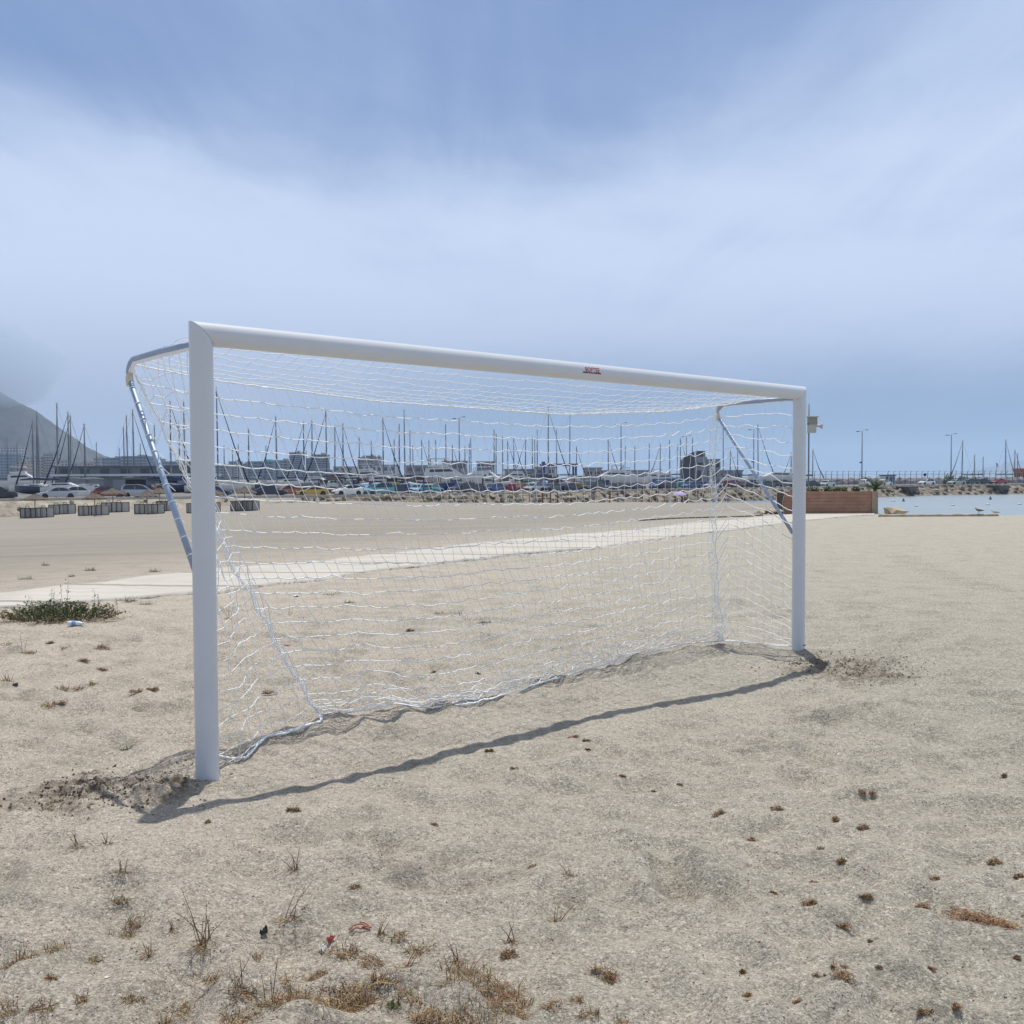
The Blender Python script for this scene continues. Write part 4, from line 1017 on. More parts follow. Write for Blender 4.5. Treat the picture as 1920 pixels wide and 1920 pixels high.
building(82, 101, 851, 1240, 20, BEI, 'beige tower block with window grid in front of the mountain', 10, 6)
building(101, 128, 864, 1350, 20, PAL, 'grey white block right of the beige tower', 7)
building(128, 146, 870, 1300, 20, BEI, 'low beige block behind the double jib masts', 6)
building(147, 176, 868, 1400, 20, PCH, 'low peach block right of the mountain slope', 5)
building(176, 190, 859, 1350, 20, BEI, 'beige block beside the blue glass blocks', 7)
building(191, 227, 859, 1200, 26, GREY_B, 'blue grey glass block above the shed, left of two', 7)
building(228, 276, 856, 1180, 26, GREY_B, 'blue grey glass block above the shed, right of two', 8)
building(277, 300, 861, 1250, 22, (0.22, 0.24, 0.30), 'grey block behind the steel brace', 7)
building(301, 345, 866, 1150, 24, (0.20, 0.24, 0.30), 'grey block left of the near goal post', 7)
building(404, 428, 874, 1000, 22, (0.26, 0.28, 0.32), 'grey block right of the near goal post', 5)
building(429, 446, 866, 1100, 22, PAL, 'pale slim block right of the near goal post', 7)
building(447, 464, 870, 1150, 22, (0.20, 0.26, 0.34), 'blue block left of the teal roofed one', 6)
building(465, 512, 866, 900, 30, (0.14, 0.24, 0.34), 'wide blue glass block with a teal roof edge', 6, roofc=(0.12, 0.38, 0.36))
building(513, 540, 864, 980, 24, (0.24, 0.27, 0.33), 'grey block with a brown top left of the blue tower', 7)
building(543, 563, 849, 1050, 24, (0.10, 0.16, 0.26), 'dark blue glass tower, the left of the two in the net', 14)
building(574, 584, 860, 1100, 16, (0.16, 0.22, 0.32), 'slim blue block between the two glass towers', 11)
building(586, 611, 853, 1060, 24, (0.11, 0.18, 0.28), 'dark blue glass tower, the right of the two in the net', 13)
building(546, 624, 882, 900, 24, (0.15, 0.24, 0.36), 'low blue glass block below the two towers', 5)
building(625, 662, 876, 800, 24, PAL, 'low white terminal with a domed roof', 3)
building(671, 684, 858, 1150, 18, (0.20, 0.20, 0.26), 'dark tower of the pair above the maroon boat, left one', 13)
building(686, 701, 855, 1200, 18, (0.22, 0.21, 0.26), 'tallest dark tower above the maroon boat', 14)
building(702, 713, 857, 1180, 16, (0.24, 0.22, 0.27), 'dark tower right of the tallest one', 13)
building(672, 740, 873, 700, 30, (0.55, 0.55, 0.55), 'low white hall with a long roof below the dark towers', 2)
building(761, 822, 874, 620, 24, (0.33, 0.28, 0.30), 'long low pinkish hall left of the large yacht', 2)
building(829, 874, 866, 560, 18, (0.42, 0.40, 0.42), 'low grey hall behind the large motor yacht', 2)
building(894, 926, 867, 560, 18, (0.27, 0.27, 0.32), 'dark grey hall right of the large motor yacht', 2)
building(1004, 1042, 878, 420, 18, (0.50, 0.50, 0.50), 'low white hall behind the travel hoist', 2)
building(1098, 1128, 879, 420, 14, (0.38, 0.36, 0.34), 'low stone coloured store right of the travel hoist', 1)
building(946, 1002, 882, 430, 14, (0.42, 0.42, 0.44), 'low pale shed between the cruisers and the hoist', 1)
building(1130, 1215, 884, 430, 14, (0.44, 0.43, 0.43), 'long low pale shed behind the light mast', 1)
building(1350, 1392, 884, 400, 14, (0.25, 0.27, 0.30), 'low dark shed right of the clubhouse', 1)
building(1914, 1960, 882, 300, 4, (0.42, 0.20, 0.10), 'orange brick hut cut by the right picture edge', 1, roofc=(0.4, 0.14, 0.07))

def shed():
    Y = 178; xa, xb = bearing(104, Y), bearing(372, Y); z0 = QZ + .004
    rz_ = 0.03; t = thing('boat_shed', 'long low grey shed with a white roof edge behind the left cars', 'shed', ((xa + xb) / 2, Y + 6, z0), rz_)
    Wd = xb - xa; ze = 2.05 - z0
    m = MB(); m.box((0, 0, ze / 2 - .2), (Wd, 12, ze - .4)); m.build('wall', mat('grey_cladding', (0.24, 0.26, 0.29), 0.7, vary=.15, scale=.3), t)
    m = MB(); m.box((0, -.2, ze), (Wd + 1.2, 13.4, .38)); m.build('roof', mat('white_sheet_roof', (0.66, 0.68, 0.70), 0.5), t)
    for fx, wd in ((-.36, 3.4), (-.22, 2.6), (-.06, 2.2), (.05, 3.6), (.28, 3.0), (.42, 3.2)):
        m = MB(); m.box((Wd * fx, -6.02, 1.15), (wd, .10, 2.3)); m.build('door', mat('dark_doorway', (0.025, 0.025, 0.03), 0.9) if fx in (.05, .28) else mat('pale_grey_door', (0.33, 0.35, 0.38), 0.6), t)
    m = MB(); m.box((Wd * .30, -6.09, 2.35), (6, .05, .5)); m.build('sign_board', mat('blue_sign_board', (0.02, 0.08, 0.30), .5), t)
    Y = 205; xa, xb = bearing(98, Y), bearing(360, Y)
    t = thing('warehouse', 'dark grey blue warehouse rising behind the white roof edge', 'warehouse', ((xa + xb) / 2, Y + 8, z0), rz_); Wd = xb - xa; H = atY(200, 876, Y).z - z0
    m = MB(); m.box((0, 0, H / 2), (Wd, 14, H)); m.build('wall', mat('blue_grey_cladding', (0.15, 0.18, 0.21), 0.6, vary=.1, scale=.2), t)
    m = MB(); m.prism([(-Wd / 2 - .4, H), (-Wd / 2 - .4, H + .25), (Wd / 2 + .4, H + .25), (Wd / 2 + .4, H)], -7.3, 7.3); m.build('roof', mat('dark_roof', (0.12, 0.13, 0.15), .7), t)
    for k in range(7):
        m = MB(); m.box((-Wd / 2 + Wd * (k + .5) / 7, -7.02, H - 1.3), (Wd / 16, .1, 1.9)); m.build('wall_panel', mat('dark_panel', (0.06, 0.075, 0.09), .5), t)
shed()
def clubhouse():
    Y = 262; z0 = QZ + .004; x = bearing(1315, Y); s = Y / 1920
    t = thing('clubhouse', 'modern grey clubhouse with a slanted lookout top', 'building', (x, Y + 5, z0), -0.15)
    g1 = mat('dark_grey_cladding', (0.075, 0.085, 0.11), .6, vary=.1, scale=.5); g2 = mat('pale_grey_render', (0.30, 0.33, 0.35), .8, vary=.08, scale=.5)
    zp = lambda y: 1.525 + (893 - y) * s - z0
    m = MB(); m.prism([(-4.3, 0), (-4.3, zp(864)), (-3.2, zp(856)), (-1.0, zp(848)), (-1.0, 0)], -5, 4); m.build('slanted_wing', g1, t)
    m = MB(); m.box((0.6, -.5, zp(858) / 2), (3.1, 9, zp(858))); m.build('wall', g2, t)
    m = MB(); m.box((0.6, -.8, (zp(858) + zp(847)) / 2), (2.3, 7, zp(847) - zp(858))); m.build('lookout', g1, t)
    m = MB(); m.box((3.9, 0, zp(862) / 2), (3.4, 8, zp(862))); m.build('wall', g2, t)
    for cx, cz, w_, h_ in ((0.4, zp(873), 1.3, 1.1), (3.4, zp(873), 1.4, 1.3), (4.9, zp(873), .8, 1.3), (3.6, zp(890), 2.2, 1.5), (0.2, zp(893), .9, 2.6)):
        m = MB(); m.box((cx, -5.05 if cx < 2.2 else -4.05, cz), (w_, .12, h_)); m.build('window', glass, t)
clubhouse()
def hoist():
    Y = 300; s = Y / 1920; x = bearing(1048, Y); z0 = QZ + .004; H = 1.525 + (893 - 874) * s - z0
    bl = mat('blue_steel_paint', (0.02, 0.06, 0.26), .5)
    t = thing('travel_hoist', 'blue boat hoist with two tall gantry frames in the yard', 'boat hoist', (x, Y, z0), 0.06)
    for s_ in (-1, 1):
        for f in (-4.6, 4.6):
            m = MB(); m.box((f, s_ * 3.2, H / 2), (.55, .55, H)); m.build('leg', bl, t); wheel(t, f, s_ * 3.2, .32)
        m = MB(); m.box((0, s_ * 3.2, H + .3), (10.6, .6, .65)); m.build('beam', bl, t)
    m = MB(); m.box((-4.6, 0, H + .95), (.5, 6.8, .6)); m.build('cross_beam', bl, t)
    m = MB(); m.box((-4.0, -3.2, 2.6), (1.4, 1.0, 1.6)); m.build('engine_box', gel['white'], t)
hoist()

# ------------------------------------------------------------------ lamps, fence, kiosk, signs on the quay
pole_m = mat('grey_pole_paint', (0.20, 0.23, 0.27), .5, metal=.3)
def lamp(px, ytop, Y, label, cam_=False):
    x = bearing(px, Y); z0 = QZ + .004; H = atY(px, ytop, Y).z - z0
    t = thing('light_mast', label, 'lamp post', (x, Y, z0), 0, 'tall light masts of the harbour')
    m = MB(); m.tube([(0, 0, 0), (0, 0, H * .5), (0, 0, H)], [.16, .13, .10], 8); m.build('pole', pole_m, t, smooth=True)
    for s, dz_ in ((-1, -.15), (1, .25)):
        m = MB(); m.tube([(0, 0, H + dz_ * .4), (s * .8, 0, H + dz_)], .05, 5); a_ = m.build('lamp_arm', pole_m, t)
        m = MB(); m.box((s * 1.05, 0, H + dz_ + .03), (.9, .45, .16), taper=.7); m.build('lamp_head', gel['grey'] if s > 0 else trim_m, a_)
    if cam_: 
        m = MB(); m.box((-.35, 0, H * .42), (.5, .3, .3)); m.build('speaker_box', trim_m, t)
lamp(861.5, 784, 232, 'tall light mast beside the large white motor yacht'); lamp(1164.5, 795, 236, 'tall light mast with a slanted head right of the middle yachts')
lamp(1413, 805, 262, 'tall light mast behind the side netting, left of the far post', True); lamp(1616, 808, 250, 'tall light mast above the palm', True); lamp(1783, 815, 268, 'tall light mast on the right behind the pale green sedan')
lamp(1287, 818, 320, 'thin light mast beside the clubhouse roof')
def camera_pole():
    Y = 44.0; x = bearing(1516, Y); z0 = gz1(x, Y); H = atY(1516, 757, Y).z - z0
    t = thing('camera_pole', 'slim steel pole with white equipment boxes and a horn speaker behind the far post', 'pole', (x, Y, z0 - .1), 0)
    m = MB(); m.tube([(0, 0, 0), (0, 0, H + .1)], .035, 8); m.build('pole', pole_m, t, smooth=True)
    zz = lambda y: atY(1516, y, Y).z - z0 + .1
    pale = mat('pale_grey_plastic', (0.48, 0.48, 0.45), .6)
    m = MB(); m.box((.12, -.1, zz(790)), (.36, .26, .30)); b = m.build('camera_housing', mat('brown_grey_housing', (0.30, 0.28, 0.25), .6), t)
    m = MB(); m.box((.12, -.12, zz(782)), (.44, .38, .05)); m.build('cover_plate', pale, b)
    m = MB(); m.box((.10, -.1, zz(803)), (.32, .24, .40)); m.build('control_box', pale, t)
    m = MB(); m.lathe([(.04, 0), (.045, .1), (.06, .16), (.13, .26)], n=14); h = m.build('horn_speaker', pale, t); h.location = (.27, -.1, zz(799)); h.rotation_euler = (0, R(90), 0)
camera_pole()
def fence():
    t = thing('security_fence', 'steel security fence with out-curved post tops along the right hand road', 'fence', (0, 0, 0)); prev = None
    fm = mat('grey_fence_steel', (0.09, 0.10, 0.13), .6, metal=.3); tops = []
    for k in range(44):
        px = 1506 + k * 10.6; p, a = road_near(px, 13); p.z = QZ
        H = 3.4
        m = MB(); m.tube([(0, 0, 0), (0, 0, H - .5), (.06, 0, H - .2), (.22, 0, H), (.45, 0, H + .06)], .055, 5); o = m.build('fence_post', fm, t); o.location = p; o.rotation_euler = (0, 0, a)
        tops.append(p.copy())
    m = MB()
    for z in (.3, 1.5, 2.7, 3.35): m.tube([q + Vector((0, 0, z)) for q in tops], .022, 3)
    for a_, b_ in zip(tops, tops[1:]):
        for i in range(6): q = a_.lerp(b_, (i + .5) / 6); m.tube([q + Vector((0, 0, .2)), q + Vector((0, 0, 2.7))], .016, 3)
    m.build('wire_mesh', fm, t)
    # rough stone wall of the outer mole
    m = MB(); rows = []
    for k in range(160):
        px = 1500 + k * 3.4; r = []
        for j, (b, z) in enumerate(((24, 0), (24.4, 1.1), (25, 1.75), (26.4, 1.9), (27, 0))):
            p, a = road_near(px, b); p.z = QZ + z * (0.85 + .35 * mnoise.noise(Vector((px * .11, j, 2)))); r.append(p)
        rows.append(r)
    m.loft(rows, closed=False, cap=False); o = m.build('stone_wall', mat('mole_stone', (0.13, 0.12, 0.12), .9, vary=.4, scale=.8, col2=(.25, .24, .24)))
    tag(o, 'rough grey stone wall of the mole behind the security fence', 'wall')
fence()
def kiosk():
    Y = 262; x = bearing(1664, Y); z0 = QZ + .004
    t = thing('kiosk', 'small white kiosk with a blue door and dark roof by the fence', 'kiosk', (x, Y, z0), .1)
    m = MB(); m.box((0, 0, 1.15), (3.0, 2.4, 2.3)); m.build('wall', gel['white'], t)
    m = MB(); m.box((0, 0, 2.42), (3.4, 2.8, .24)); m.build('roof', mat('dark_blue_roof', (0.03, 0.05, 0.09), .6), t)
    for cx, w_, mm in ((-.75, .5, glass), (.35, .8, gel['blue']), (1.1, .35, gel['blue'])):
        m = MB(); m.box((cx, -1.22, 1.2), (w_, .06, 1.7)); m.build('door' if mm is gel['blue'] else 'window', mm, t)
    Y = 255; x = bearing(1734, Y)
    t = thing('round_sign', 'round dark road sign on a thin pole above the lone white hatchback', 'sign', (x, Y, z0), 0)
    m = MB(); m.tube([(0, 0, 0), (0, 0, 2.6)], .04, 6); m.build('pole', pole_m, t)
    m = MB(); m.lathe([(.38, 0), (.38, .04)], n=20); o = m.build('sign_plate', navy_m, t); o.rotation_euler = (R(90), 0, 0); o.location = (0, -.05, 2.5)
    Y = 330; x = bearing(1868, Y); t = thing('windsock', 'orange and white windsock on a mast near the right edge', 'windsock', (x, Y, z0), 0); H = atY(1868, 868, Y).z - z0
    m = MB(); m.tube([(0, 0, 0), (0, 0, H)], .06, 6); m.build('mast', pole_m, t)
    m = MB(); m.tube([(0, 0, H), (.3, 0, H - .6), (.35, 0, H - 1.3)], [.26, .2, .12], 8); m.build('sock', mat('orange_cloth', (.55, .22, .12), .8), t, smooth=True)
kiosk()
def bush(px, Y, w_, h_, label, n=260, name='shrub', z0=QZ, mm=None, cat='shrub'):
    x = bearing(px, Y); t = thing(name, label, cat, (x, Y, z0), 0)
    rr = random.Random(int(px)); m = MB()
    for k in range(5): a = rr.random() * 6.28; m.tube([(0, 0, 0), (math.cos(a) * w_ * .15, math.sin(a) * w_ * .1, h_ * .4), (math.cos(a) * w_ * .3, math.sin(a) * w_ * .2, h_ * .75)], [.05, .035, .015], 4)
    m.build('trunk', mat('bark', (.10, .07, .05), .9), t); m = MB()
    for k in range(n):
        u = rr.random() * 6.28; q = rr.random() ** .4; e = rr.random()
        c_ = Vector((math.cos(u) * q * w_ / 2 * math.sqrt(1 - (e * .85) ** 2), math.sin(u) * q * w_ / 2.4, h_ * (.15 + .85 * e) * (.7 + .3 * rr.random())))
        a = Vector((rr.gauss(0, 1), rr.gauss(0, 1), rr.gauss(0, 1))).normalized(); b = a.orthogonal().normalized(); s = .05 + .09 * h_ * rr.random()
        m.add([c_ - a * s - b * s * .5, c_ + a * s - b * s * .5, c_ + a * s * .8 + b * s * .6, c_ - a * s + b * s * .5], [(0, 1, 2, 3)])
    m.build('crown', mm or mat('dark_green_leaf', (.025, .045, .018), .8, vary=.5, scale=3), t); return t
bush(1781, 262, 3.2, 2.7, 'dark green bush behind the pale grey green sedan', name='roadside_shrub'); bush(1805, 264, 3.4, 2.2, 'dark green bush behind the dark green sedan', name='roadside_shrub'); bush(1832, 266, 2.8, 1.8, 'small dark bush behind the black car on the right', name='roadside_shrub')
bush(1773, 258, 1.4, 1.2, 'round green bush left of the pale grey green sedan', name='roadside_shrub')

# ------------------------------------------------------------------ boulders of the revetment
stone_v = [mat('pale_boulder', (0.31, 0.28, 0.225), .9, vary=.3, scale=.9, bump=.5, bscale=5), mat('tan_boulder', (0.24, 0.20, 0.15), .9, vary=.35, scale=.9, bump=.5, bscale=5), mat('brown_boulder', (0.14, 0.11, 0.08), .9, vary=.4, scale=1.1, bump=.5, bscale=5)]
def rock_mesh(seed, sx, sy, sz, mm, name='boulder', sub=2):
    bm = bmesh.new(); bmesh.ops.create_icosphere(bm, subdivisions=sub, radius=1.0); rr = random.Random(seed)
    cuts = [(Vector((rr.gauss(0, 1), rr.gauss(0, 1), rr.gauss(0, 1))).normalized(), rr.uniform(.42, .72)) for _ in range(12)]
    for v in bm.verts:
        for n_, d in cuts:
            e = v.co.dot(n_) - d
            if e > 0: v.co -= n_ * e
        v.co += v.co * mnoise.noise(v.co * 1.7 + Vector((seed, 0, 0))) * .12
        v.co = Vector((v.co.x * sx, v.co.y * sy, v.co.z * sz))
    me = bpy.data.meshes.new(name); bm.to_mesh(me); bm.free(); me.materials.append(mm); return me
BM = [rock_mesh(k, 1.0, .8, .62, stone_v[k % 3]) for k in range(9)]
rr = random.Random(5)
for k in range(280):
    px = (-20 + 1950 * (k + .5) / 280 if k % 7 == 0 else 555 + 1375 * (k + .5) / 280) + rr.uniform(-3, 3)
    if 1415 < px < 1420: continue
    row = k % 3; b = -1.3 - row * 1.35 + rr.uniform(-.3, .3)
    p, a = road_pt(px, b, QZ - .10 - (-b - .5) * .52 + .15)
    warm = 2 if (px > 1150 and rr.random() < .45) else (0 if rr.random() < .65 else 1)
    o = put('boulder', BM[rr.choice([m_ for m_ in range(9) if m_ % 3 == warm])]); o.location = p; sc = rr.uniform(.7, 1.25) * (.82 if px > 640 else .45)
    o.scale = (sc, sc, sc); o.rotation_euler = (rr.uniform(-.4, .4), rr.uniform(-.4, .4), rr.uniform(0, 6.28))
    tag(o, '%s %s boulder, %s row of the bank, below the %s' % ('small' if sc < .85 else ('medium' if sc < 1.05 else 'large'), ('pale', 'tan', 'brown')[warm], ('top', 'middle', 'lowest')[row], ' '.join(carname(px).split()[:6])), 'boulder', 'boulders in the bank below the shore road')
# rocks beside the planter
for i, (px, py, s, lb) in enumerate(((1455, 958, 1.0, 'long pale rock left of the wooden planter'), (1428, 962, .6, 'smaller rock at the left end of the rocks by the planter'), (1487, 957, .8, 'rock touching the left end of the wooden planter'),
                                     (1680, 960, 1.0, 'large flat pale rock lying right of the wooden planter'))):
    Y = 40.5 if i < 3 else 41.0; x = bearing(px, Y)
    wpx = (58, 30, 34, 58)[i]; me = rock_mesh(40 + i, wpx / 1920 * Y / 2 * 1.15, .45, .19 if i != 3 else .24, mat('cream_boulder', (0.42, 0.36, 0.27), .9, vary=.3, scale=3, bump=.5, bscale=12), 'rock', 3)
    o = put('rock', me); o.location = (x, Y, atY(px, py, Y).z - .02); tag(o, lb, 'rock')

# ------------------------------------------------------------------ planter with palm, log, revetment drains
def planter():
    Y = 40.0; s = Y / 1920; xa, xb = bearing(1470, Y), bearing(1646, Y); z0 = gz1(xb, Y) - .05; H = atY(1560, 921, Y).z - z0
    wd = mat('stained_plank', (0.33, 0.185, 0.125), .7, vary=.25, scale=2.5); Wd = xb - xa
    t = thing('wooden_planter', 'long reddish brown plank planter box with a palm growing in it', 'planter', ((xa + xb) / 2, Y, z0), 0.0)
    n = 7
    for k in range(n):
        h = H / n; m = MB(); m.box((-.12, 0, h * (k + .5)), (Wd - .26, .05, h - .008)); m.build('plank', wd, t)
    m = MB(); m.box((Wd / 2 - .12, .0, H / 2 - .01), (.235, .09, H)); m.build('corner_post', mat('weathered_plank', (0.36, 0.28, 0.21), .8, vary=.2, scale=3), t)
    m = MB(); m.box((-.12, .60, H / 2), (Wd - .3, 1.15, H - .14)); m.build('soil_fill', mat('planter_soil', (.09, .06, .04), .95, vary=.3, scale=5), t)
    m = MB(); m.box((Wd / 2 - .1, .66, H / 2 - .01), (.05, 1.2, H - .03)); m.build('plank', wd, t)
    # ground cover plants on the bank behind
    Yp = 41.0; xp = bearing(1635, Yp); zb = z0 + H - .12
    t = thing('palm_tree', 'young palm with arching green fronds at the right end of the planter', 'palm', (xp, Yp - .35, zb), 0); r = random.Random(2)
    m = MB(); m.tube([(0, 0, 0), (0, 0, .18)], [.10, .07], 8); m.build('trunk', mat('palm_fibre', (.14, .09, .05), .95, vary=.3, scale=20), t)
    for k in range(22):
        a = k * 2.399; el = R(20 + 62 * ((k * 7) % 22) / 22); Lf = .62 + .2 * r.random(); m = MB(); sp = []
        for i in range(9):
            f = i / 8; e = el - f * R(48); p_ = (sp[-1] if sp else Vector((0, 0, .16))) + (Vector((math.cos(a) * math.cos(e), math.sin(a) * math.cos(e), math.sin(e))) * Lf / 8 if i else Vector())
            sp.append(p_)
        m.tube(sp, [.012] * 5 + [.008] * 4, 4)
        for i in range(1, 9):
            for q in range(3):
                f = (i - 1 + q / 3) / 8; pp = sp[i - 1].lerp(sp[i], q / 3); d = (sp[i] - sp[i - 1]).normalized(); sd_ = d.cross(Vector((0, 0, 1))).normalized()
                for s_ in (-1, 1):
                    ln_ = .21 * math.sin(math.pi * (f * .85 + .12)); tip = pp + (sd_ * s_ * .8 + d * .75).normalized() * ln_ + Vector((0, 0, -.03 + .02 * r.random()))
                    m.add([pp, pp + d * .018, tip], [(0, 1, 2)])
        m.build('frond', mat('palm_green', (.05, .085, .03), .6, vary=.35, scale=2), t)
    for i, (px, w_) in enumerate(((1525, .5), (1552, .35), (1580, .4), (1605, .35), (1568, .3))):
        bush(px, Y + .45, w_, .28, 'low green plant in the planter, number %s from its left end' % ('one', 'two', 'four', 'five', 'three')[i], n=90, name='planter_plant', z0=z0 + H - .12, mm=mat('olive_leaf', (.08, .10, .035), .8, vary=.4, scale=8), cat='plant')
    Yl = 37.1; m = MB(); pts = []
    for k in range(25):
        px = 1648 + 224 * k / 24; x = bearing(px, Yl); pts.append((x, Yl, gz1(x, Yl) + .035 + .01 * math.sin(k * 1.7)))
    m.tube(pts, [.055 + .006 * math.sin(k * 2.1) for k in range(25)], 8); o = m.build('timber_beam', mat('bleached_timber', (.44, .37, .28), .85, vary=.25, scale=4), smooth=True); tag(o, 'long bleached timber beam edging the sand right of the planter', 'beam')
    m = MB(); p_ = [ground(px, py) for px, py in ((1195, 977), (1260, 973), (1330, 971), (1400, 969), (1430, 967))]; m.tube([q + Vector((0, 0, .02)) for q in p_], .03, 6)
    o = m.build('timber_beam', mat('grey_brown_timber', (.16, .13, .10), .9, vary=.3, scale=3), smooth=True); tag(o, 'thin dark timber edging half buried in sand beyond the path', 'beam')
planter()
for i, (px, py0, lb) in enumerate(((1692, 914, 'dark concrete drain chute in the rock bank, the left one'), (1867, 911, 'dark concrete drain chute in the rock bank below the red sedan'))):
    p, a = road_near(px, -2.2); t = thing('drain_chute', lb, 'drain', (p.x, p.y, QZ - 1.15), a)
    m = MB(); m.prism([(-2.2, .98), (1.6, .98), (1.3, -.9), (-.2, -1.0)], -2.6, .6); m.build('chute_wall', mat('dark_concrete', (.11, .095, .09), .9, vary=.2, scale=1), t)
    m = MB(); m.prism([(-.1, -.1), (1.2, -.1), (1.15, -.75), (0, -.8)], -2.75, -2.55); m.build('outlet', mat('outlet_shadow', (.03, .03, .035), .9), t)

# ------------------------------------------------------------------ parasols and loungers on the left beach
straw_m = mat('grey_thatch', (0.115, 0.095, 0.078), .95, vary=.35, scale=9, bump=.6, bscale=40); pole_wood = mat('pole_wood', (.26, .22, .18), .85)
frame_m = mat('dark_lounger_frame', (0.025, 0.024, 0.024), .5); mesh_m = mat('grey_sling_fabric', (0.42, 0.41, 0.38), .8, vary=.1, scale=5)
def parasol_proto():
    t = thing('straw_parasol', 'x', 'parasol', (0, 0, 0), 0, 'straw parasols on the beach')
    m = MB(); m.tube([(0, 0, -.3), (0, 0, 2.2)], .045, 8); m.build('pole', pole_wood, t)
    m = MB(); m.lathe([(.02, 2.42), (.10, 2.38), (.62, 2.12), (1.18, 1.86), (1.24, 1.76), (1.16, 1.78), (.60, 2.02), (.06, 2.25)], n=28); o = m.build('thatch', straw_m, t)
    rr_ = random.Random(1)
    for v in o.data.vertices: v.co += Vector((rr_.gauss(0, .015), rr_.gauss(0, .015), rr_.gauss(0, .022)))
    m = MB()
    for k in range(8): a = k * .7854; m.tube([(math.cos(a) * .05, math.sin(a) * .05, 2.2), (math.cos(a) * 1.12, math.sin(a) * 1.12, 1.80)], .014, 4)
    m.build('ribs', pole_wood, t); return t
def lounger_proto():
    """a beach lounger stood on its long edge"""
    t = thing('sun_lounger', 'x', 'sun lounger', (0, 0, 0), 0, 'sun loungers standing on edge under the parasols')
    L_, w_ = 1.95, .95; m = MB()
    bend = [(-L_ / 2, 0), (L_ * .12, 0), (L_ * .32, .14), (L_ / 2, .34)]
    for z in (.03, w_): m.tube([(x, y, z) for x, y in bend], .04, 6)
    for x, y in (bend[0], bend[1], bend[3], (-L_ * .22, 0)): m.tube([(x, y, .03), (x, y, w_)], .045, 6)
    fr = m.build('frame', frame_m, t)
    m = MB(); 
    for (x0, y0), (x1, y1) in zip(bend, bend[1:]):
        m.add([(x0, y0 + .003, .05), (x1, y1 + .003, .05), (x1, y1 + .003, w_ - .02), (x0, y0 + .003, w_ - .02), (x0, y0 - .003, .05), (x1, y1 - .003, .05), (x1, y1 - .003, w_ - .02), (x0, y0 - .003, w_ - .02)], [(0, 1, 2, 3), (7, 6, 5, 4)])
    m.build('sling', mesh_m, t)
    for x in (-L_ * .42, -L_ * .12, L_ * .10):
        m = MB(); m.tube([(x, 0, w_ - .02), (x, -.28, w_ - .05), (x + .03, -.30, .32), (x, -.28, .08), (x, 0, .05)], .02, 6); m.build('leg', frame_m, t)
    m = MB(); m.tube([(L_ * .05, 0, w_), (L_ * .02, -.05, w_ + .20), (-L_ * .14, -.05, w_ + .20), (-L_ * .18, 0, w_)], .035, 6); m.build('armrest', frame_m, t)
    return t
pp, lp = parasol_proto(), lounger_proto(); used = [False, False]
def place(proto, idx, p, rz, label):
    o = proto if not used[idx] else copy_tree(proto); used[idx] = True
    o.location = p; o.rotation_euler = (0, 0, rz); o['label'] = label; k = (33 / 1.76 if idx == 0 else 19.0 / .98) * p.y / 1920; o.scale = (k * (1.0 if idx == 0 else .80), k, k); return o
def gY(px, Y): x = bearing(px, Y); return Vector((x, Y, gz1(x, Y, False)))
for px, py, lb in ((5, 968, 'straw parasol cut by the left picture edge'), (66, 971, 'straw parasol in front of the silver white sedan, the largest one'), (106, 963, 'small straw parasol just behind the largest one'), (178, 969, 'straw parasol in front of the red car, front row'),
               (212, 960, 'straw parasol behind and right of the one by the red car'), (276, 965, 'straw parasol below the silver people carrier'), (300, 959, 'straw parasol nearest to the steel brace'), (402, 962, 'straw parasol behind the near goal post'), (459, 958, 'straw parasol right of the near goal post')):
    g_ = ground(px, py); place(pp, 0, g_, px * .1, lb)
LB = [(14, 969, 0, 'lounger at the left picture edge'), (-6, 970, 1, 'lounger behind the one at the left picture edge')]
names_ = ['left', 'right']
for px, py, w1, lb in ((8, 969, 26, 'under the parasol at the left picture edge'), (54, 971, 24, 'under the largest straw parasol, its left half'), (84, 970.5, 24, 'under the largest straw parasol, its right half'), (108, 965, 22, 'behind the largest parasol, left one'), (124, 964, 22, 'behind the largest parasol, right one'),
                   (163, 967, 22, 'in front of the red car, left one'), (187, 966.5, 24, 'in front of the red car, right one'), (206, 961, 20, 'in the second row behind the red car pair, left one'), (225, 960.5, 20, 'in the second row behind the red car pair, right one'),
                   (268, 964, 22, 'below the silver people carrier, left one'), (292, 963.5, 24, 'below the silver people carrier, right one'), (309, 958, 16, 'beside the steel brace'), (366, 962, 20, 'left of the near goal post, seen through the side net'), (398, 961, 20, 'peeping out right of the near goal post'),
                   (448, 958, 20, 'right of the near goal post, left of a pair'), (470, 957.5, 22, 'right of the near goal post, right of a pair')):
    g_ = ground(px, py); place(lp, 1, g_, .25 + .12 * math.sin(px), 'grey sling lounger on edge ' + lb)

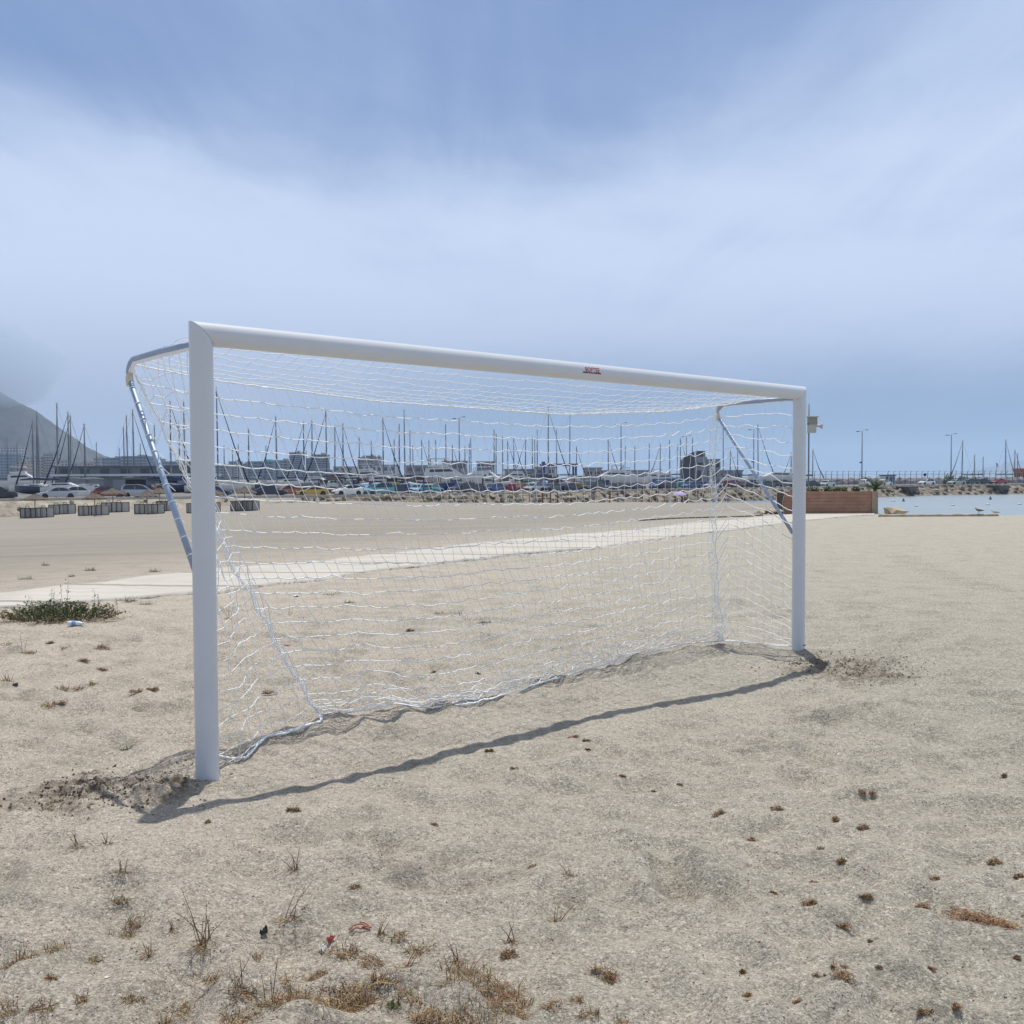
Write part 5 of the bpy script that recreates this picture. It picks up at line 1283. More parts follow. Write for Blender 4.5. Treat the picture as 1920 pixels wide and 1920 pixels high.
# ------------------------------------------------------------------ people, lilac parasol, wooden stands, bench rail
skin_m = mat('skin', (.42, .26, .18), .6); hair_m = mat('dark_hair', (.03, .02, .015), .7)
def body_mesh(joints, edges, radii, mm, name):
    me = bpy.data.meshes.new(name); me.from_pydata(joints, edges, []); o = bpy.data.objects.new(name, me); COL.objects.link(o)
    sk = o.modifiers.new('skin', 'SKIN')
    for i, r_ in enumerate(radii): me.skin_vertices[0].data[i].radius = (r_, r_)
    me.skin_vertices[0].data[0].use_root = True
    sb = o.modifiers.new('sub', 'SUBSURF'); sb.levels = 2; sb.render_levels = 2
    dg = bpy.context.evaluated_depsgraph_get(); out = bpy.data.meshes.new_from_object(o.evaluated_get(dg)); bpy.data.objects.remove(o)
    out.materials.clear(); out.materials.append(mm); out.polygons.foreach_set('use_smooth', [True] * len(out.polygons)); return out
def person(loc, rz, pose, label, shirt, trousers):
    t = thing('person', label, 'person', loc, rz)
    if pose == 'sit':
        J = [(0, 0, .16), (0, .03, .34), (0, .05, .52), (0, .04, .64), (0, .02, .72), (0, .0, .82), (.18, .02, .55), (.25, -.10, .34), (.20, -.30, .32), (-.18, .02, .55), (-.25, -.10, .34), (-.20, -.30, .32), (.12, -.05, .15), (.16, -.42, .38), (.16, -.62, .06), (.16, -.74, .05), (-.12, -.05, .15), (-.16, -.42, .38), (-.16, -.62, .06), (-.16, -.74, .05)]
    else:
        J = [(0, 0, .95), (0, .0, 1.14), (0, .02, 1.34), (0, .01, 1.46), (0, 0, 1.54), (0, -.01, 1.64), (.19, .02, 1.38), (.26, 0, 1.12), (.25, -.14, .90), (-.19, .02, 1.38), (-.26, 0, 1.12), (-.25, -.06, .88), (.10, 0, .90), (.12, -.03, .50), (.12, .03, .08), (.12, -.14, .04), (-.10, 0, .90), (-.13, .05, .50), (-.14, .12, .08), (-.14, -.04, .04)]
    E = [(0, 1), (1, 2), (2, 3), (3, 4), (4, 5), (2, 6), (6, 7), (7, 8), (2, 9), (9, 10), (10, 11), (0, 12), (12, 13), (13, 14), (14, 15), (0, 16), (16, 17), (17, 18), (18, 19)]
    Rd = [.13, .125, .13, .06, .085, .085, .06, .042, .035, .06, .042, .035, .09, .06, .045, .035, .09, .06, .045, .035]
    put('body', body_mesh(J, E, Rd, skin_m, 'body'), t)
    k = [0, 1, 2, 6, 7, 9, 10]; ix = {a: i for i, a in enumerate(k)}
    put('shirt', body_mesh([J[a] for a in k], [(ix[a], ix[b]) for a, b in E if a in ix and b in ix], [Rd[a] + .014 for a in k], shirt, 'shirt'), t)
    k = [0, 12, 13, 16, 17]; ix = {a: i for i, a in enumerate(k)}
    put('shorts', body_mesh([J[a] for a in k], [(ix[a], ix[b]) for a, b in E if a in ix and b in ix], [Rd[a] + .016 for a in k], trousers, 'shorts'), t)
    h = J[5]; m = MB(); m.lathe([(.02, .13), (.07, .115), (.10, .06), (.104, 0), (.09, -.05)], c=(h[0], h[1] + .015, h[2]), n=14); m.build('hair', hair_m, t, smooth=True)
    return t
def beach_pt(px, off=-8.0):
    p, a = road_pt(px, off); return Vector((p.x, p.y, gz1(p.x, p.y, False)))
purple = mat('purple_cloth', (.10, .05, .28), .8); redc = mat('red_cloth', (.30, .04, .05), .8)
g1 = beach_pt(1206)
t = thing('beach_parasol', 'small lilac cloth parasol in front of the rock bank', 'parasol', g1, 0)
m = MB(); m.tube([(0, 0, -.2), (.0, 0, 1.9)], .025, 6); m.build('pole', gel['white'], t)
m = MB(); n = 8; ri = [[(0.02 * math.cos(6.283 * k / n), .02 * math.sin(6.283 * k / n), 1.95) for k in range(n)]] + [[(r_ * math.cos(6.283 * k / n), r_ * math.sin(6.283 * k / n), z) for k in range(n)] for r_, z in ((.5, 1.88), (.95, 1.65), (1.25, 1.32))]
m.loft(ri, cap=False); m.build('canopy', mat('lilac_cloth', (.50, .40, .72), .8), t)
person(g1 + Vector((.35, -.3, 0)), .2, 'sit', 'person in purple sitting under the lilac parasol', purple, purple)
g2 = beach_pt(1226, -7.5); person(g2, -.3, 'sit', 'person in red sitting right of the lilac parasol', redc, trim_m)
p, a = road_near(207, 44); person(Vector((p.x, p.y - 3, QZ + .004)), 0, 'stand', 'standing person in a pale top in the shed doorway', gel['cream'], trim_m)
p, a = road_near(290, 6); person(Vector((p.x, p.y, QZ + .004)), .6, 'stand', 'standing person in an orange top beside the silver people carrier', mat('orange_top', (.5, .18, .05), .8), trim_m)
def stand(px, py, w_, h_, label, poles=2, railing=False):
    g_ = beach_pt(px, -7.5); t = thing('wooden_stand', label, 'wooden stand', g_, .1); rb = mat('reddish_timber', (.20, .085, .055), .85, vary=.2, scale=3)
    for s in (-1, 1):
        m = MB(); m.box((s * w_ / 2, 0, h_ / 2), (.20, .18, h_)); m.build('post', rb, t)
    m = MB(); m.box((0, 0, h_ + .07), (w_ + .35, .3, .14)); m.build('top_beam', rb, t)
    m = MB(); m.box((0, .02, h_ * .45), (w_ - .22, .12, .14)); m.build('cross_rail', rb, t); return t
stand(1090, 937, 1.4, 1.7, 'narrow reddish timber frame below the black cars'); stand(960, 938, 1.2, 1.5, 'reddish timber frame at the right end of the grey handrail')
g_ = beach_pt(981, -7.5); t = thing('shower_post', 'thin dark post standing between the two timber frames', 'post', g_, 0)
m = MB(); m.tube([(0, 0, 0), (0, 0, 2.1)], .06, 6); m.build('pole', trim_m, t); m = MB(); m.tube([(0, 0, 2.0), (.25, 0, 2.12)], .03, 5); m.build('shower_arm', trim_m, t)
a_, b_ = beach_pt(880, -7), beach_pt(956, -7); t = thing('handrail', 'grey handrail of the steps to the beach below the blue car', 'handrail', a_, math.atan2((b_ - a_).y, (b_ - a_).x)); Ld = (b_ - a_).length
m = MB()
for z in (.55, 1.05, 1.5): m.tube([(0, 0, z), (Ld, 0, z)], .06, 5)
m.build('rail', mat('grey_rail', (.30, .28, .25), .6), t)
for k in range(7):
    m = MB(); m.tube([(Ld * k / 6, 0, 0), (Ld * k / 6, 0, 1.55)], .07, 5); m.build('rail_post', mat('grey_rail', (.30, .28, .25), .6), t)

# ------------------------------------------------------------------ buoys and birds
def onwater(px, py):
    d = unray(px, py); k = (SEA - EYE) / d.z; return Vector((d.x * k, d.y * k, SEA))
for px, py, lb in ((1675, 940, 'white mooring buoy nearest the planter'), (1718, 949.5, 'white mooring buoy left of the middle one'), (1787, 948, 'white mooring buoy in the middle of the water'), (1852, 947, 'white mooring buoy below the green cone buoy'), (1912, 946, 'white mooring buoy by the right picture edge')):
    p = onwater(px, py); t = thing('mooring_buoy', lb, 'buoy', p, 0, 'white mooring buoys'); s = p.y / 1920
    m = MB(); m.lathe([(.9 * s, -.4 * s), (3.1 * s, .1 * s), (3.4 * s, 1.0 * s), (2.6 * s, 2.3 * s), (1.0 * s, 3.0 * s), (.2 * s, 3.1 * s)], n=16); m.build('float', gel['white'], t, smooth=True)
    m = MB(); m.tube([(0, 0, 3 * s), (0, 0, 4.2 * s)], .3 * s, 6); m.build('ring', alu, t)
    m = MB(); m.lathe([(3.45 * s, -.2 * s), (3.5 * s, .5 * s)], n=16); m.build('water_line_band', trim_m, t)
for px, py, lb in ((1694, 940, 'dark green cone buoy near the planter'), (1857, 936.5, 'dark green cone buoy near the rock bank on the right')):
    p = onwater(px, py); s = p.y / 1920; t = thing('channel_buoy', lb, 'buoy', p, 0, 'green cone buoys')
    m = MB(); m.lathe([(2.4 * s, -.3 * s), (2.5 * s, 1 * s), (.3 * s, 6.0 * s)], n=14); m.build('cone', mat('green_buoy_paint', (.02, .12, .10), .5), t); m = MB(); m.lathe([(2.7 * s, -.3 * s), (2.7 * s, .3 * s)], n=14); m.build('float', trim_m, t)
def gull(px, py, Y, facing, label, wc, bc):
    x = bearing(px, Y); z = gz1(x, Y, False) + (.08 if Y < 37.5 else .01); t = thing('gull', label, 'gull', (x, Y, z), 0); t.scale = (.62, .62, .62); s = .030 * Y / 39 * 1.0; f = facing; m = MB()
    J = [(-.26, 0, .20), (-.15, 0, .21), (0, 0, .22), (.12, 0, .25), (.17, 0, .32), (.21, 0, .38)]
    me = body_mesh([(f * a, b, c) for a, b, c in J], [(i, i + 1) for i in range(5)], [.015, .05, .085, .07, .035, .04], bc, 'body'); put('body', me, t)
    m = MB(); m.loft([[(f * .08, y, .30), (f * .06, y * 1.3, .22), (f * -.28, y * .6, .20), (f * -.30, y * .5, .23)] for y in (-.088, .088)]); m.build('wings', wc, t)
    m = MB(); m.tube([(f * .24, 0, .38), (f * .31, 0, .365)], [.014, .004], 6); m.build('beak', mat('yellow_beak', (.5, .3, .05), .5), t)
    for q in (-.03, .03):
        m = MB(); m.tube([(0, q, .16), (0, q, .0), (f * .05, q, .0)], .008, 5); m.build('leg', mat('pink_leg', (.4, .22, .18), .6), t)
gull(1836, 972, 37.1, -1, 'brown young gull standing on the timber beam', mat('brown_feather', (.13, .10, .08), .8, vary=.3, scale=30), mat('mottled_feather', (.24, .20, .17), .8, vary=.3, scale=30))
gull(1866, 968, 38.3, -1, 'white and grey gull sitting right of the brown one', mat('grey_feather', (.30, .32, .34), .8), mat('white_feather', (.75, .75, .75), .8))

# ================================================================== plants and litter on the near sand
def leafmat(n, c, v=.35): return mat(n, c, .8, vary=v, scale=14)
STRAW = [leafmat('straw_blade', (.36, .27, .15)), leafmat('brown_blade', (.17, .095, .045)), leafmat('rust_blade', (.20, .075, .035)), leafmat('olive_blade', (.13, .12, .04)), leafmat('green_blade', (.06, .085, .025)), leafmat('dark_stem', (.06, .04, .025))]
def ribbon(m, p, d, L_, w_, curl, rr, mi, seg=3):
    d = d.normalized(); sd_ = d.cross(Vector((0, 0, 1)))
    if sd_.length < .1: sd_ = Vector((1, 0, 0))
    sd_.normalize(); sd_ = (sd_ + Vector((rr.gauss(0, .4), rr.gauss(0, .4), rr.gauss(0, .4)))).normalized(); vs = []; q = p.copy()
    for i in range(seg + 1):
        f = i / seg; w2 = w_ * (1 - f * .85) / 2; vs += [q - sd_ * w2, q + sd_ * w2]
        d = (d + Vector((rr.gauss(0, .25), rr.gauss(0, .25), -curl)) / seg).normalized(); q = q + d * L_ / seg
    m.add(vs, [(2 * i, 2 * i + 1, 2 * i + 3, 2 * i + 2) for i in range(seg)], mi)
KN = {'grass': 'dry_grass_tuft', 'weed': 'seaweed_clump', 'stalk': 'dry_weed', 'green': 'green_weed'}
KCAT = {'grass': 'dry grass', 'weed': 'dry clump', 'stalk': 'dry weed', 'green': 'green weed'}
def clump(px, py, kind, s, label, wide=1.0, tall=1.0, seed=None, ang=0.0):
    g_ = ground(px, py); rr = random.Random(seed if seed is not None else int(px * 7 + py)); k = g_.y / 1920
    rad = s * k / 2            # s = width in photo pixels
    t = thing(KN[kind], label, KCAT[kind], g_, ang, None); m = MB(); mats = STRAW
    if kind == 'weed':
        n = int(120 + 60 * wide); rad *= 1.2; subs = [(rr.uniform(-.6, .6) * rad * wide, rr.uniform(-.45, .45) * rad, rr.uniform(.25, .6)) for _ in range(rr.randint(2, 5))]
        for i in range(n):
            u = rr.random() * 6.28; q = rr.random() ** .6; bx_, by_, br_ = rr.choice(subs); c_ = Vector((bx_ + math.cos(u) * q * rad * br_, by_ + math.sin(u) * q * rad * br_ * .8, rr.random() * rad * .5 * (1 - q * .7)))
            e = rr.uniform(-.3, 1.1); a = rr.random() * 6.28
            ribbon(m, c_, Vector((math.cos(a) * math.cos(e), math.sin(a) * math.cos(e), math.sin(e))), rad * rr.uniform(.25, .6), .0035 * (g_.y / 4) ** .5, .8, rr, rr.choice((1, 2, 2, 1, 0, 3)))
        m.build('blades', mats, t)
    elif kind in ('grass', 'green'):
        n = int(70 * wide + 30 + max(0, s - 55) * 2.2)
        for i in range(n):
            u = rr.random() * 6.28; q = math.sqrt(rr.random()); c_ = Vector((math.cos(u) * q * rad * .8 * wide, math.sin(u) * q * rad * .7, 0))
            e = rr.choice((rr.uniform(.0, .5), rr.uniform(.0, 1.4))); a = rr.random() * 6.28
            ribbon(m, c_, Vector((math.cos(a) * math.cos(e), math.sin(a) * math.cos(e), math.sin(e))), min(rad, .075) * rr.uniform(.35, .95) * (tall if e > .8 else 1), .0034 * (g_.y / 4) ** .5, .5, rr, rr.choice((0, 0, 1, 1, 3, 2)) if kind == 'grass' else rr.choice((4, 4, 3, 4)))
        m.build('blades', mats, t)
    else:
        H = s * k * tall
        for i in range(rr.randint(3, 5)):
            a = rr.random() * 6.28; ln = rr.uniform(.05, .75); h_ = H * rr.uniform(.5, 1.0); x = math.cos(a) * ln; y = math.sin(a) * ln
            b0 = Vector((rr.gauss(0, .008), rr.gauss(0, .008), 0)); b1 = Vector((x * h_ * .5, y * h_ * .5, h_ * .5)) + b0; b2 = Vector((x * h_ * 1.2, y * h_ * 1.2, h_)) + b0
            m.tube([b0, b1, b2], [.0016, .0012, .0006], 4, mi=rr.choice((1, 5, 1, 0)))
            for j in range(rr.randint(2, 5)):
                f = rr.uniform(.35, 1); p = b1.lerp(b2, (f - .5) * 2) if f > .5 else b0.lerp(b1, f * 2)
                ribbon(m, p, Vector((rr.gauss(0, 1), rr.gauss(0, 1), .8)), H * rr.uniform(.08, .22), .003, .3, rr, rr.choice((0, 1, 2)))
        m.build('stems', mats, t)
        m = MB()
        for i in range(60):
            a = rr.random() * 6.28; ribbon(m, Vector((rr.gauss(0, .02), rr.gauss(0, .016), 0)), Vector((math.cos(a), math.sin(a), rr.uniform(0, .8))), min(H, .16) * rr.uniform(.15, .45), .0030, .6, rr, rr.choice((0, 1, 2, 3)))
        m.build('blades', mats, t)
    return t
WEEDS = [(1347, 1527, 30, 'leftmost of four clumps in a row right of the goal shadow'), (1453, 1525, 34, 'second of four clumps in a row on the right'), (1571, 1538, 24, 'third of four clumps in a row on the right, small and dark'), (1618, 1554, 26, 'fourth of four clumps in a row on the right'),
 (1416, 1574, 30, 'reddish clump just below the row of four on the right'), (1331, 1604, 24, 'small dark clump left of the reddish one'), (1571, 1625, 34, 'clump in the centre of the right foreground'), (1860, 1614, 28, 'clump near the right edge above the long strip'), (1907, 1633, 18, 'small clump by the right edge above the long strip'),
 (1526, 1650, 15, 'tiny clump below the centre one on the right'), (1752, 1651, 22, 'faint clump left above the long strip'), (1449, 1675, 13, 'tiny dark clump left of the round one'), (1526, 1695, 34, 'round reddish clump left of the flat one'), (1618, 1695, 28, 'flat clump right of the round reddish one'),
 (1739, 1696, 38, 'thick clump touching the left end of the long strip'), (1578, 1740, 26, 'thin straw coloured scrap below the flat clump'), (1637, 1750, 14, 'tiny scrap below and right of the flat clump'), (1387, 1806, 22, 'small reddish clump in the lower middle right'), (1539, 1842, 26, 'low dark clump beside the curled one'),
 (1571, 1834, 36, 'curled reddish clump in the lower right'), (1647, 1827, 14, 'tiny scrap right of the curled clump'), (1747, 1830, 20, 'small twiggy scrap in the lower right'), (1909, 1795, 20, 'dark clump at the right edge'), (1494, 1867, 26, 'clump left above the broad straw one'), (1406, 1879, 30, 'clump near the bottom, left of the pair'),
 (1574, 1872, 46, 'broad straw coloured clump in the lower right'), (1736, 1914, 34, 'clump cut by the bottom edge on the right'), (1791, 1912, 28, 'dark clump cut by the bottom edge on the far right'), (1883, 1455, 16, 'small upright brown clump alone on the right sand'), (1625, 1485, 30, 'faint reddish scrap above the row of four'),
 (1075, 1385, 20, 'rusty clump in the shadow of the crossbar'), (1100, 1391, 14, 'small rusty clump on the lower edge of the crossbar shadow'), (920, 1413, 20, 'dark red clump in the middle of the crossbar shadow'), (965, 1451, 16, 'reddish scrap below the middle of the crossbar shadow'), (1168, 1469, 16, 'small red scrap below the shadow on its right half'),
 (1224, 1475, 11, 'tiny red scrap right of the small red one'), (1275, 1479, 10, 'tiny red scrap farthest right of three'), (815, 1551, 15, 'red scrap below the left half of the shadow'), (620, 1245, 24, 'brown clump seen through the net on the left'), (537, 1212, 18, 'orange brown leaf clump behind the net'), (500, 1305, 34, 'flat rusty clump inside the goal on the left'),
 (254, 1302, 26, 'red clump left of the near post'), (289, 1296, 22, 'red brown clump touching on the right of the other red one'), (110, 1320, 22, 'brown clump on the left sand, right of a pair'), (192, 1258, 24, 'small reddish clump on the left sand'), (206, 1218, 40, 'flat brown clump below the plastic bottle'),
 (160, 1240, 26, 'flat clump between the bottle and the red clumps'), (94, 1205, 16, 'small tuft like clump below the green bush'), (960, 1795, 40, 'dark red clump in the lower middle'), (1115, 1830, 60, 'long flat red clump in the lower middle right'), (550, 1520, 26, 'dark clump on the dug patch below the shadow'),
 (770, 1183, 14, 'small rusty clump far inside the goal'), (816, 1260, 16, 'rusty clump inside the goal near its middle'), (898, 1264, 18, 'faint rusty clump right of the middle inside the goal'), (1100, 1412, 14, 'brown scrap just below the shadow edge'), (390, 1545, 16, 'rusty scrap right below the near post shadow')]
for px, py, s_, lb in WEEDS: clump(px, py, 'weed', s_, lb, wide=1.6 if 'flat' in lb or 'long' in lb else 1.0)
# the long strip, one thing
t = thing('seaweed_strip', 'long narrow strip of dry rusty seaweed in the right foreground', 'seaweed', ground(1840, 1722), 0); m = MB(); rr = random.Random(4); o0 = Vector(t.location)
for i in range(1100):
    f = rr.random(); p = ground(1778 + 125 * f + rr.gauss(0, 3), 1707 + 31 * f + rr.gauss(0, 4.5)) if i % 3 == 0 else p + Vector((rr.gauss(0, .02), rr.gauss(0, .02), 0))
    a = rr.random() * 6.28; ribbon(m, p - o0 + Vector((0, 0, rr.random() * .02)), Vector((math.cos(a), math.sin(a), rr.uniform(0, 1))), rr.uniform(.01, .03), .0035, .8, rr, rr.choice((1, 2, 2, 0, 1)))
m.build('blades', STRAW, t)
GRASS = [(256, 1722, 60, 1.5, 'upright straw tuft above the big dry plant'), (222, 1692, 46, 1.0, 'flat straw tuft left of the upright one'), (228, 1746, 56, 1.0, 'sprawling straw tuft below the upright one'), (110, 1780, 62, 1.0, 'pale straw tuft in the lower left'), (52, 1803, 60, 1.3, 'reddish tuft in the lower left corner area'), (95, 1838, 34, 1.0, 'small straw tuft below the pale one'),
 (155, 1872, 44, 1.0, 'low tuft near the bottom left'), (306, 1905, 46, 1.5, 'upright tuft at the bottom left of the middle'), (15, 1905, 64, 1.6, 'greenish dry tuft in the bottom left corner'), (406, 1850, 60, 1.0, 'dark tuft left of the branching stalk'), (456, 1872, 66, 1.0, 'straw tuft right of the dark one'), (585, 1868, 110, 1.0, 'big dense olive tuft in the bottom left centre'),
 (645, 1790, 80, .8, 'olive grass mat beside the red plastic bit'), (694, 1812, 60, .8, 'thin grass right of the olive mat'), (788, 1782, 70, 1.1, 'straw tuft right of the red string'), (740, 1762, 60, .9, 'thin tuft beside the red string'), (866, 1835, 84, 1.4, 'tall olive tuft at the top of the bottom grass ridge'), (884, 1862, 100, 1.2, 'thick tuft in the middle of the bottom grass ridge'),
 (914, 1884, 110, 1.1, 'rusty tuft lower down the bottom grass ridge'), (900, 1915, 110, 1.1, 'tuft at the bottom end of the grass ridge'), (946, 1858, 80, .9, 'rusty tuft right of the grass ridge'), (775, 1862, 70, .9, 'low tuft left of the grass ridge'), (796, 1903, 66, .9, 'low tuft near the bottom left of the ridge'), (984, 1882, 50, 1.1, 'small tuft right of the ridge'),
 (1037, 1891, 56, 1.0, 'small tuft in the bottom middle'), (1106, 1911, 54, 1.2, 'straw tuft at the bottom right of the middle'), (1162, 1912, 40, 1.2, 'thin tuft at the bottom, farthest right of the grass'), (631, 1897, 120, .8, 'wide dry mat left of the bottom centre'), (690, 1880, 90, .8, 'brown mat right of the wide dry one'), (1081, 1882, 44, .8, 'flat scrap of grass above the bottom tufts'),
 (560, 1905, 90, .9, 'brown mat at the very bottom, left of centre'), (500, 1900, 70, .8, 'thin mat at the bottom below the branching stalk'), (149, 1290, 30, .8, 'small tuft left of the red clumps'), (174, 1286, 26, .9, 'small brown tuft beside the red clumps'), (89, 1324, 40, 1.0, 'olive tuft on the left sand, left of a pair'), (117, 1291, 30, 1.1, 'brown tuft above the pair on the left sand'),
 (12, 1278, 34, 1.5, 'orange brown tuft at the left edge'), (9, 1210, 44, .7, 'flat tuft at the left edge below the bush'), (128, 1214, 34, .7, 'thin dark tuft below the bush'), (60, 1227, 30, .7, 'flat tuft on the upper left sand'), (248, 1324, 44, 1.1, 'thin straw tuft below the red clumps'), (835, 1152, 60, .6, 'low olive grass inside the goal, far middle'), (560, 1160, 30, .6, 'thin grass beyond the net on the left'),
 (87, 1512, 28, .9, 'orange tuft left of the dug soil'), (665, 1672, 26, 1.0, 'small straw tuft in the middle foreground'), (1000, 1632, 30, .8, 'sparse straw tuft in the middle foreground'), (1539, 1592, 18, 1.0, 'tiny pale straw tuft between the right clumps')]
GRASS += [(440, 1912, 80, .8, 'brown mat at the bottom edge below the straw tufts'), (340, 1880, 60, .8, 'thin brown mat left of the branching stalk'), (250, 1880, 50, .8, 'thin straw mat near the bottom left'), (720, 1840, 80, .8, 'brown mat below the red string'), (830, 1900, 90, .9, 'rusty mat touching the left foot of the grass ridge'),
 (660, 1850, 90, .8, 'brown mat between the olive tuft and the ridge'), (600, 1830, 70, .9, 'olive tuft below the white plastic scrap'), (530, 1840, 50, .8, 'sparse tuft right of the branching stalk'), (960, 1910, 80, .8, 'rusty mat at the bottom edge right of the ridge'), (80, 1900, 60, 1.0, 'olive tuft right of the bottom left corner'), (20, 1830, 44, 1.0, 'straw tuft at the left edge of the foreground'), (180, 1800, 36, .8, 'small mat below the sprawling tuft'), (475, 1800, 40, .8, 'thin mat below the black plastic scrap')]
for px, py, s_, tl, lb in GRASS: clump(px, py, 'grass', s_, lb, wide=1.5 if s_ > 80 else 1.0, tall=tl)
STALK = [(380, 1790, 100, 'big dry plant with tall bare stalks in the lower left'), (388, 1778, 84, 'tall bare stalk pair beside the big dry plant'), (540, 1728, 72, 'dark dry plant with upright stalks left of centre'), (510, 1880, 76, 'branching brown stalk near the bottom left'), (230, 1640, 34, 'small dry stalk above the straw tufts'), (281, 1785, 40, 'bent dark twig plant in the lower left'),
 (322, 1750, 26, 'tiny dry stalk left of the big dry plant'), (762, 1826, 60, 'branching twig plant left of the grass ridge'), (857, 1800, 54, 'thin twin stalks above the grass ridge'), (960, 1768, 46, 'dark twiggy weed in the lower middle'), (1044, 1722, 44, 'leaning bare sticks in the lower middle'), (710, 1760, 34, 'small dark stalk by the red string'),
 (541, 1156, 30, 'dark upright weed beyond the net'), (428, 1160, 36, 'reddish stalks just right of the near post, beyond the net'), (44, 1228, 40, 'leaning grey stalk on the left sand'), (143, 1585, 46, 'straw coloured stalk plant below the dug soil'), (197, 1585, 18, 'tiny stalk right of the straw coloured plant'), (556, 1630, 40, 'thin dry plant with a bent tip left of centre'), (863, 1156, 20, 'tiny dark weed inside the goal, far middle'), (1066, 1650, 24, 'thin crossed twigs in the middle foreground'), (445, 1868, 60, 'upright dry stem left of the big olive tuft')]
for px, py, s_, lb in STALK: clump(px, py, 'stalk', s_, lb)
GREEN = [(237, 1408, 26, 1.8, 'fresh green grass blades left of the near post'), (628, 1115, 56, .5, 'low green weed patch beyond the net near the path'), (655, 1131, 24, .8, 'dark green weed below the low green patch'), (910, 1168, 26, .7, 'small grey green weed inside the goal'), (740, 1880, 30, 1.4, 'thin green blades near the bottom middle'),
 (50, 1086, 40, 1.3, 'olive shrub like weed beyond the path on the left'), (86, 1060, 18, 1.2, 'small dry weed behind the olive one'), (170, 1070, 26, 1.4, 'thin weed beyond the path, left of the near post'), (289, 1072, 26, 1.4, 'pale green weed beyond the path beside the brace'), (135, 1081, 16, .8, 'tiny dark weed beyond the path'), (243, 1128, 30, 1.5, 'green blades right of the leafy bush'), (274, 1134, 34, 1.0, 'brown green weed at the path edge')]
for px, py, s_, tl, lb in GREEN: clump(px, py, 'green', s_, lb, tall=tl)
# the leafy bush by the path
def leafy_bush():
    g_ = ground(116, 1160); k = g_.y / 1920; t = thing('leafy_bush', 'low spreading green bush with dry brown fringe beside the white path', 'bush', g_, .05); rr = random.Random(12)
    m = MB(); lv = [leafmat('sea_green_leaf', (.115, .145, .055), .5), leafmat('dark_leaf', (.055, .075, .03), .5), leafmat('pale_leaf', (.22, .24, .12), .3), STRAW[1], STRAW[0]]
    mb = MB(); RX = 114 * k; RY = .36
    def leaf(c_, s, mi):
        a = Vector((rr.gauss(0, 1), rr.gauss(0, 1), rr.gauss(.4, .8))).normalized(); b = a.orthogonal().normalized(); b = (b + a.cross(b) * rr.gauss(0, 1)).normalized()
        m.add([c_ - a * s, c_ - b * s * .38, c_ + a * s, c_ + b * s * .38], [(0, 1, 2, 3)], mi)
    for i in range(300):
        u = rr.random() * 6.28; q = math.sqrt(rr.random()) * .97; bx = math.cos(u) * q * RX; by = math.sin(u) * q * RY
        hh = .15 * (1 - q * q) ** .5 * rr.uniform(.55, 1.35) + .015; tip = Vector((bx * 1.04 + rr.gauss(0, .02), by * 1.04, hh)); b0 = Vector((bx * .8, by * .8, 0))
        mb.tube([b0, b0.lerp(tip, .5) + Vector((0, 0, .01)), tip], [.002, .0015, .001], 4)
        fr = q > .80
        for j in range(15):
            f = rr.uniform(.15, 1.05); c_ = b0.lerp(tip, f) + Vector((rr.gauss(0, .014), rr.gauss(0, .014), rr.gauss(0, .008))); c_.z = max(c_.z, .006)
            leaf(c_, rr.uniform(.010, .021), (rr.choice((0, 0, 1, 1, 2)) if not fr else rr.choice((0, 1, 3, 4, 3))))
    for px, h_ in ((50, 24), (92, 38), (103, 34), (120, 56), (126, 46), (178, 38), (190, 30), (66, 20), (215, 18)):
        bx = (px - 116) * k * 1.0; b0 = Vector((bx, rr.uniform(-.1, .1), .05)); tip = b0 + Vector((rr.gauss(0, .02), 0, h_ * k + .06))
        mb.tube([b0, tip], [.0025, .0012], 4)
        for j in range(16): leaf(b0.lerp(tip, rr.uniform(.25, 1.0)) + Vector((rr.gauss(0, .014), rr.gauss(0, .014), 0)), rr.uniform(.008, .014), rr.choice((0, 1, 2)))
    mb.build('stems', STRAW[5], t); m.build('leaves', lv, t)
    m = MB()
    for i in range(520):
        u = rr.random() * 6.28; q = rr.uniform(.85, 1.18); c_ = Vector((math.cos(u) * q * RX, -abs(math.sin(u)) * q * RY * 1.0 if rr.random() < .8 else math.sin(u) * q * RY, .004)); a = rr.random() * 6.28
        ribbon(m, c_, Vector((math.cos(a), math.sin(a), rr.uniform(.1, 1.4))), rr.uniform(.02, .06), .004, .5, rr, rr.choice((0, 1, 2, 1)))
    m.build('dry_fringe', STRAW, t)
leafy_bush()
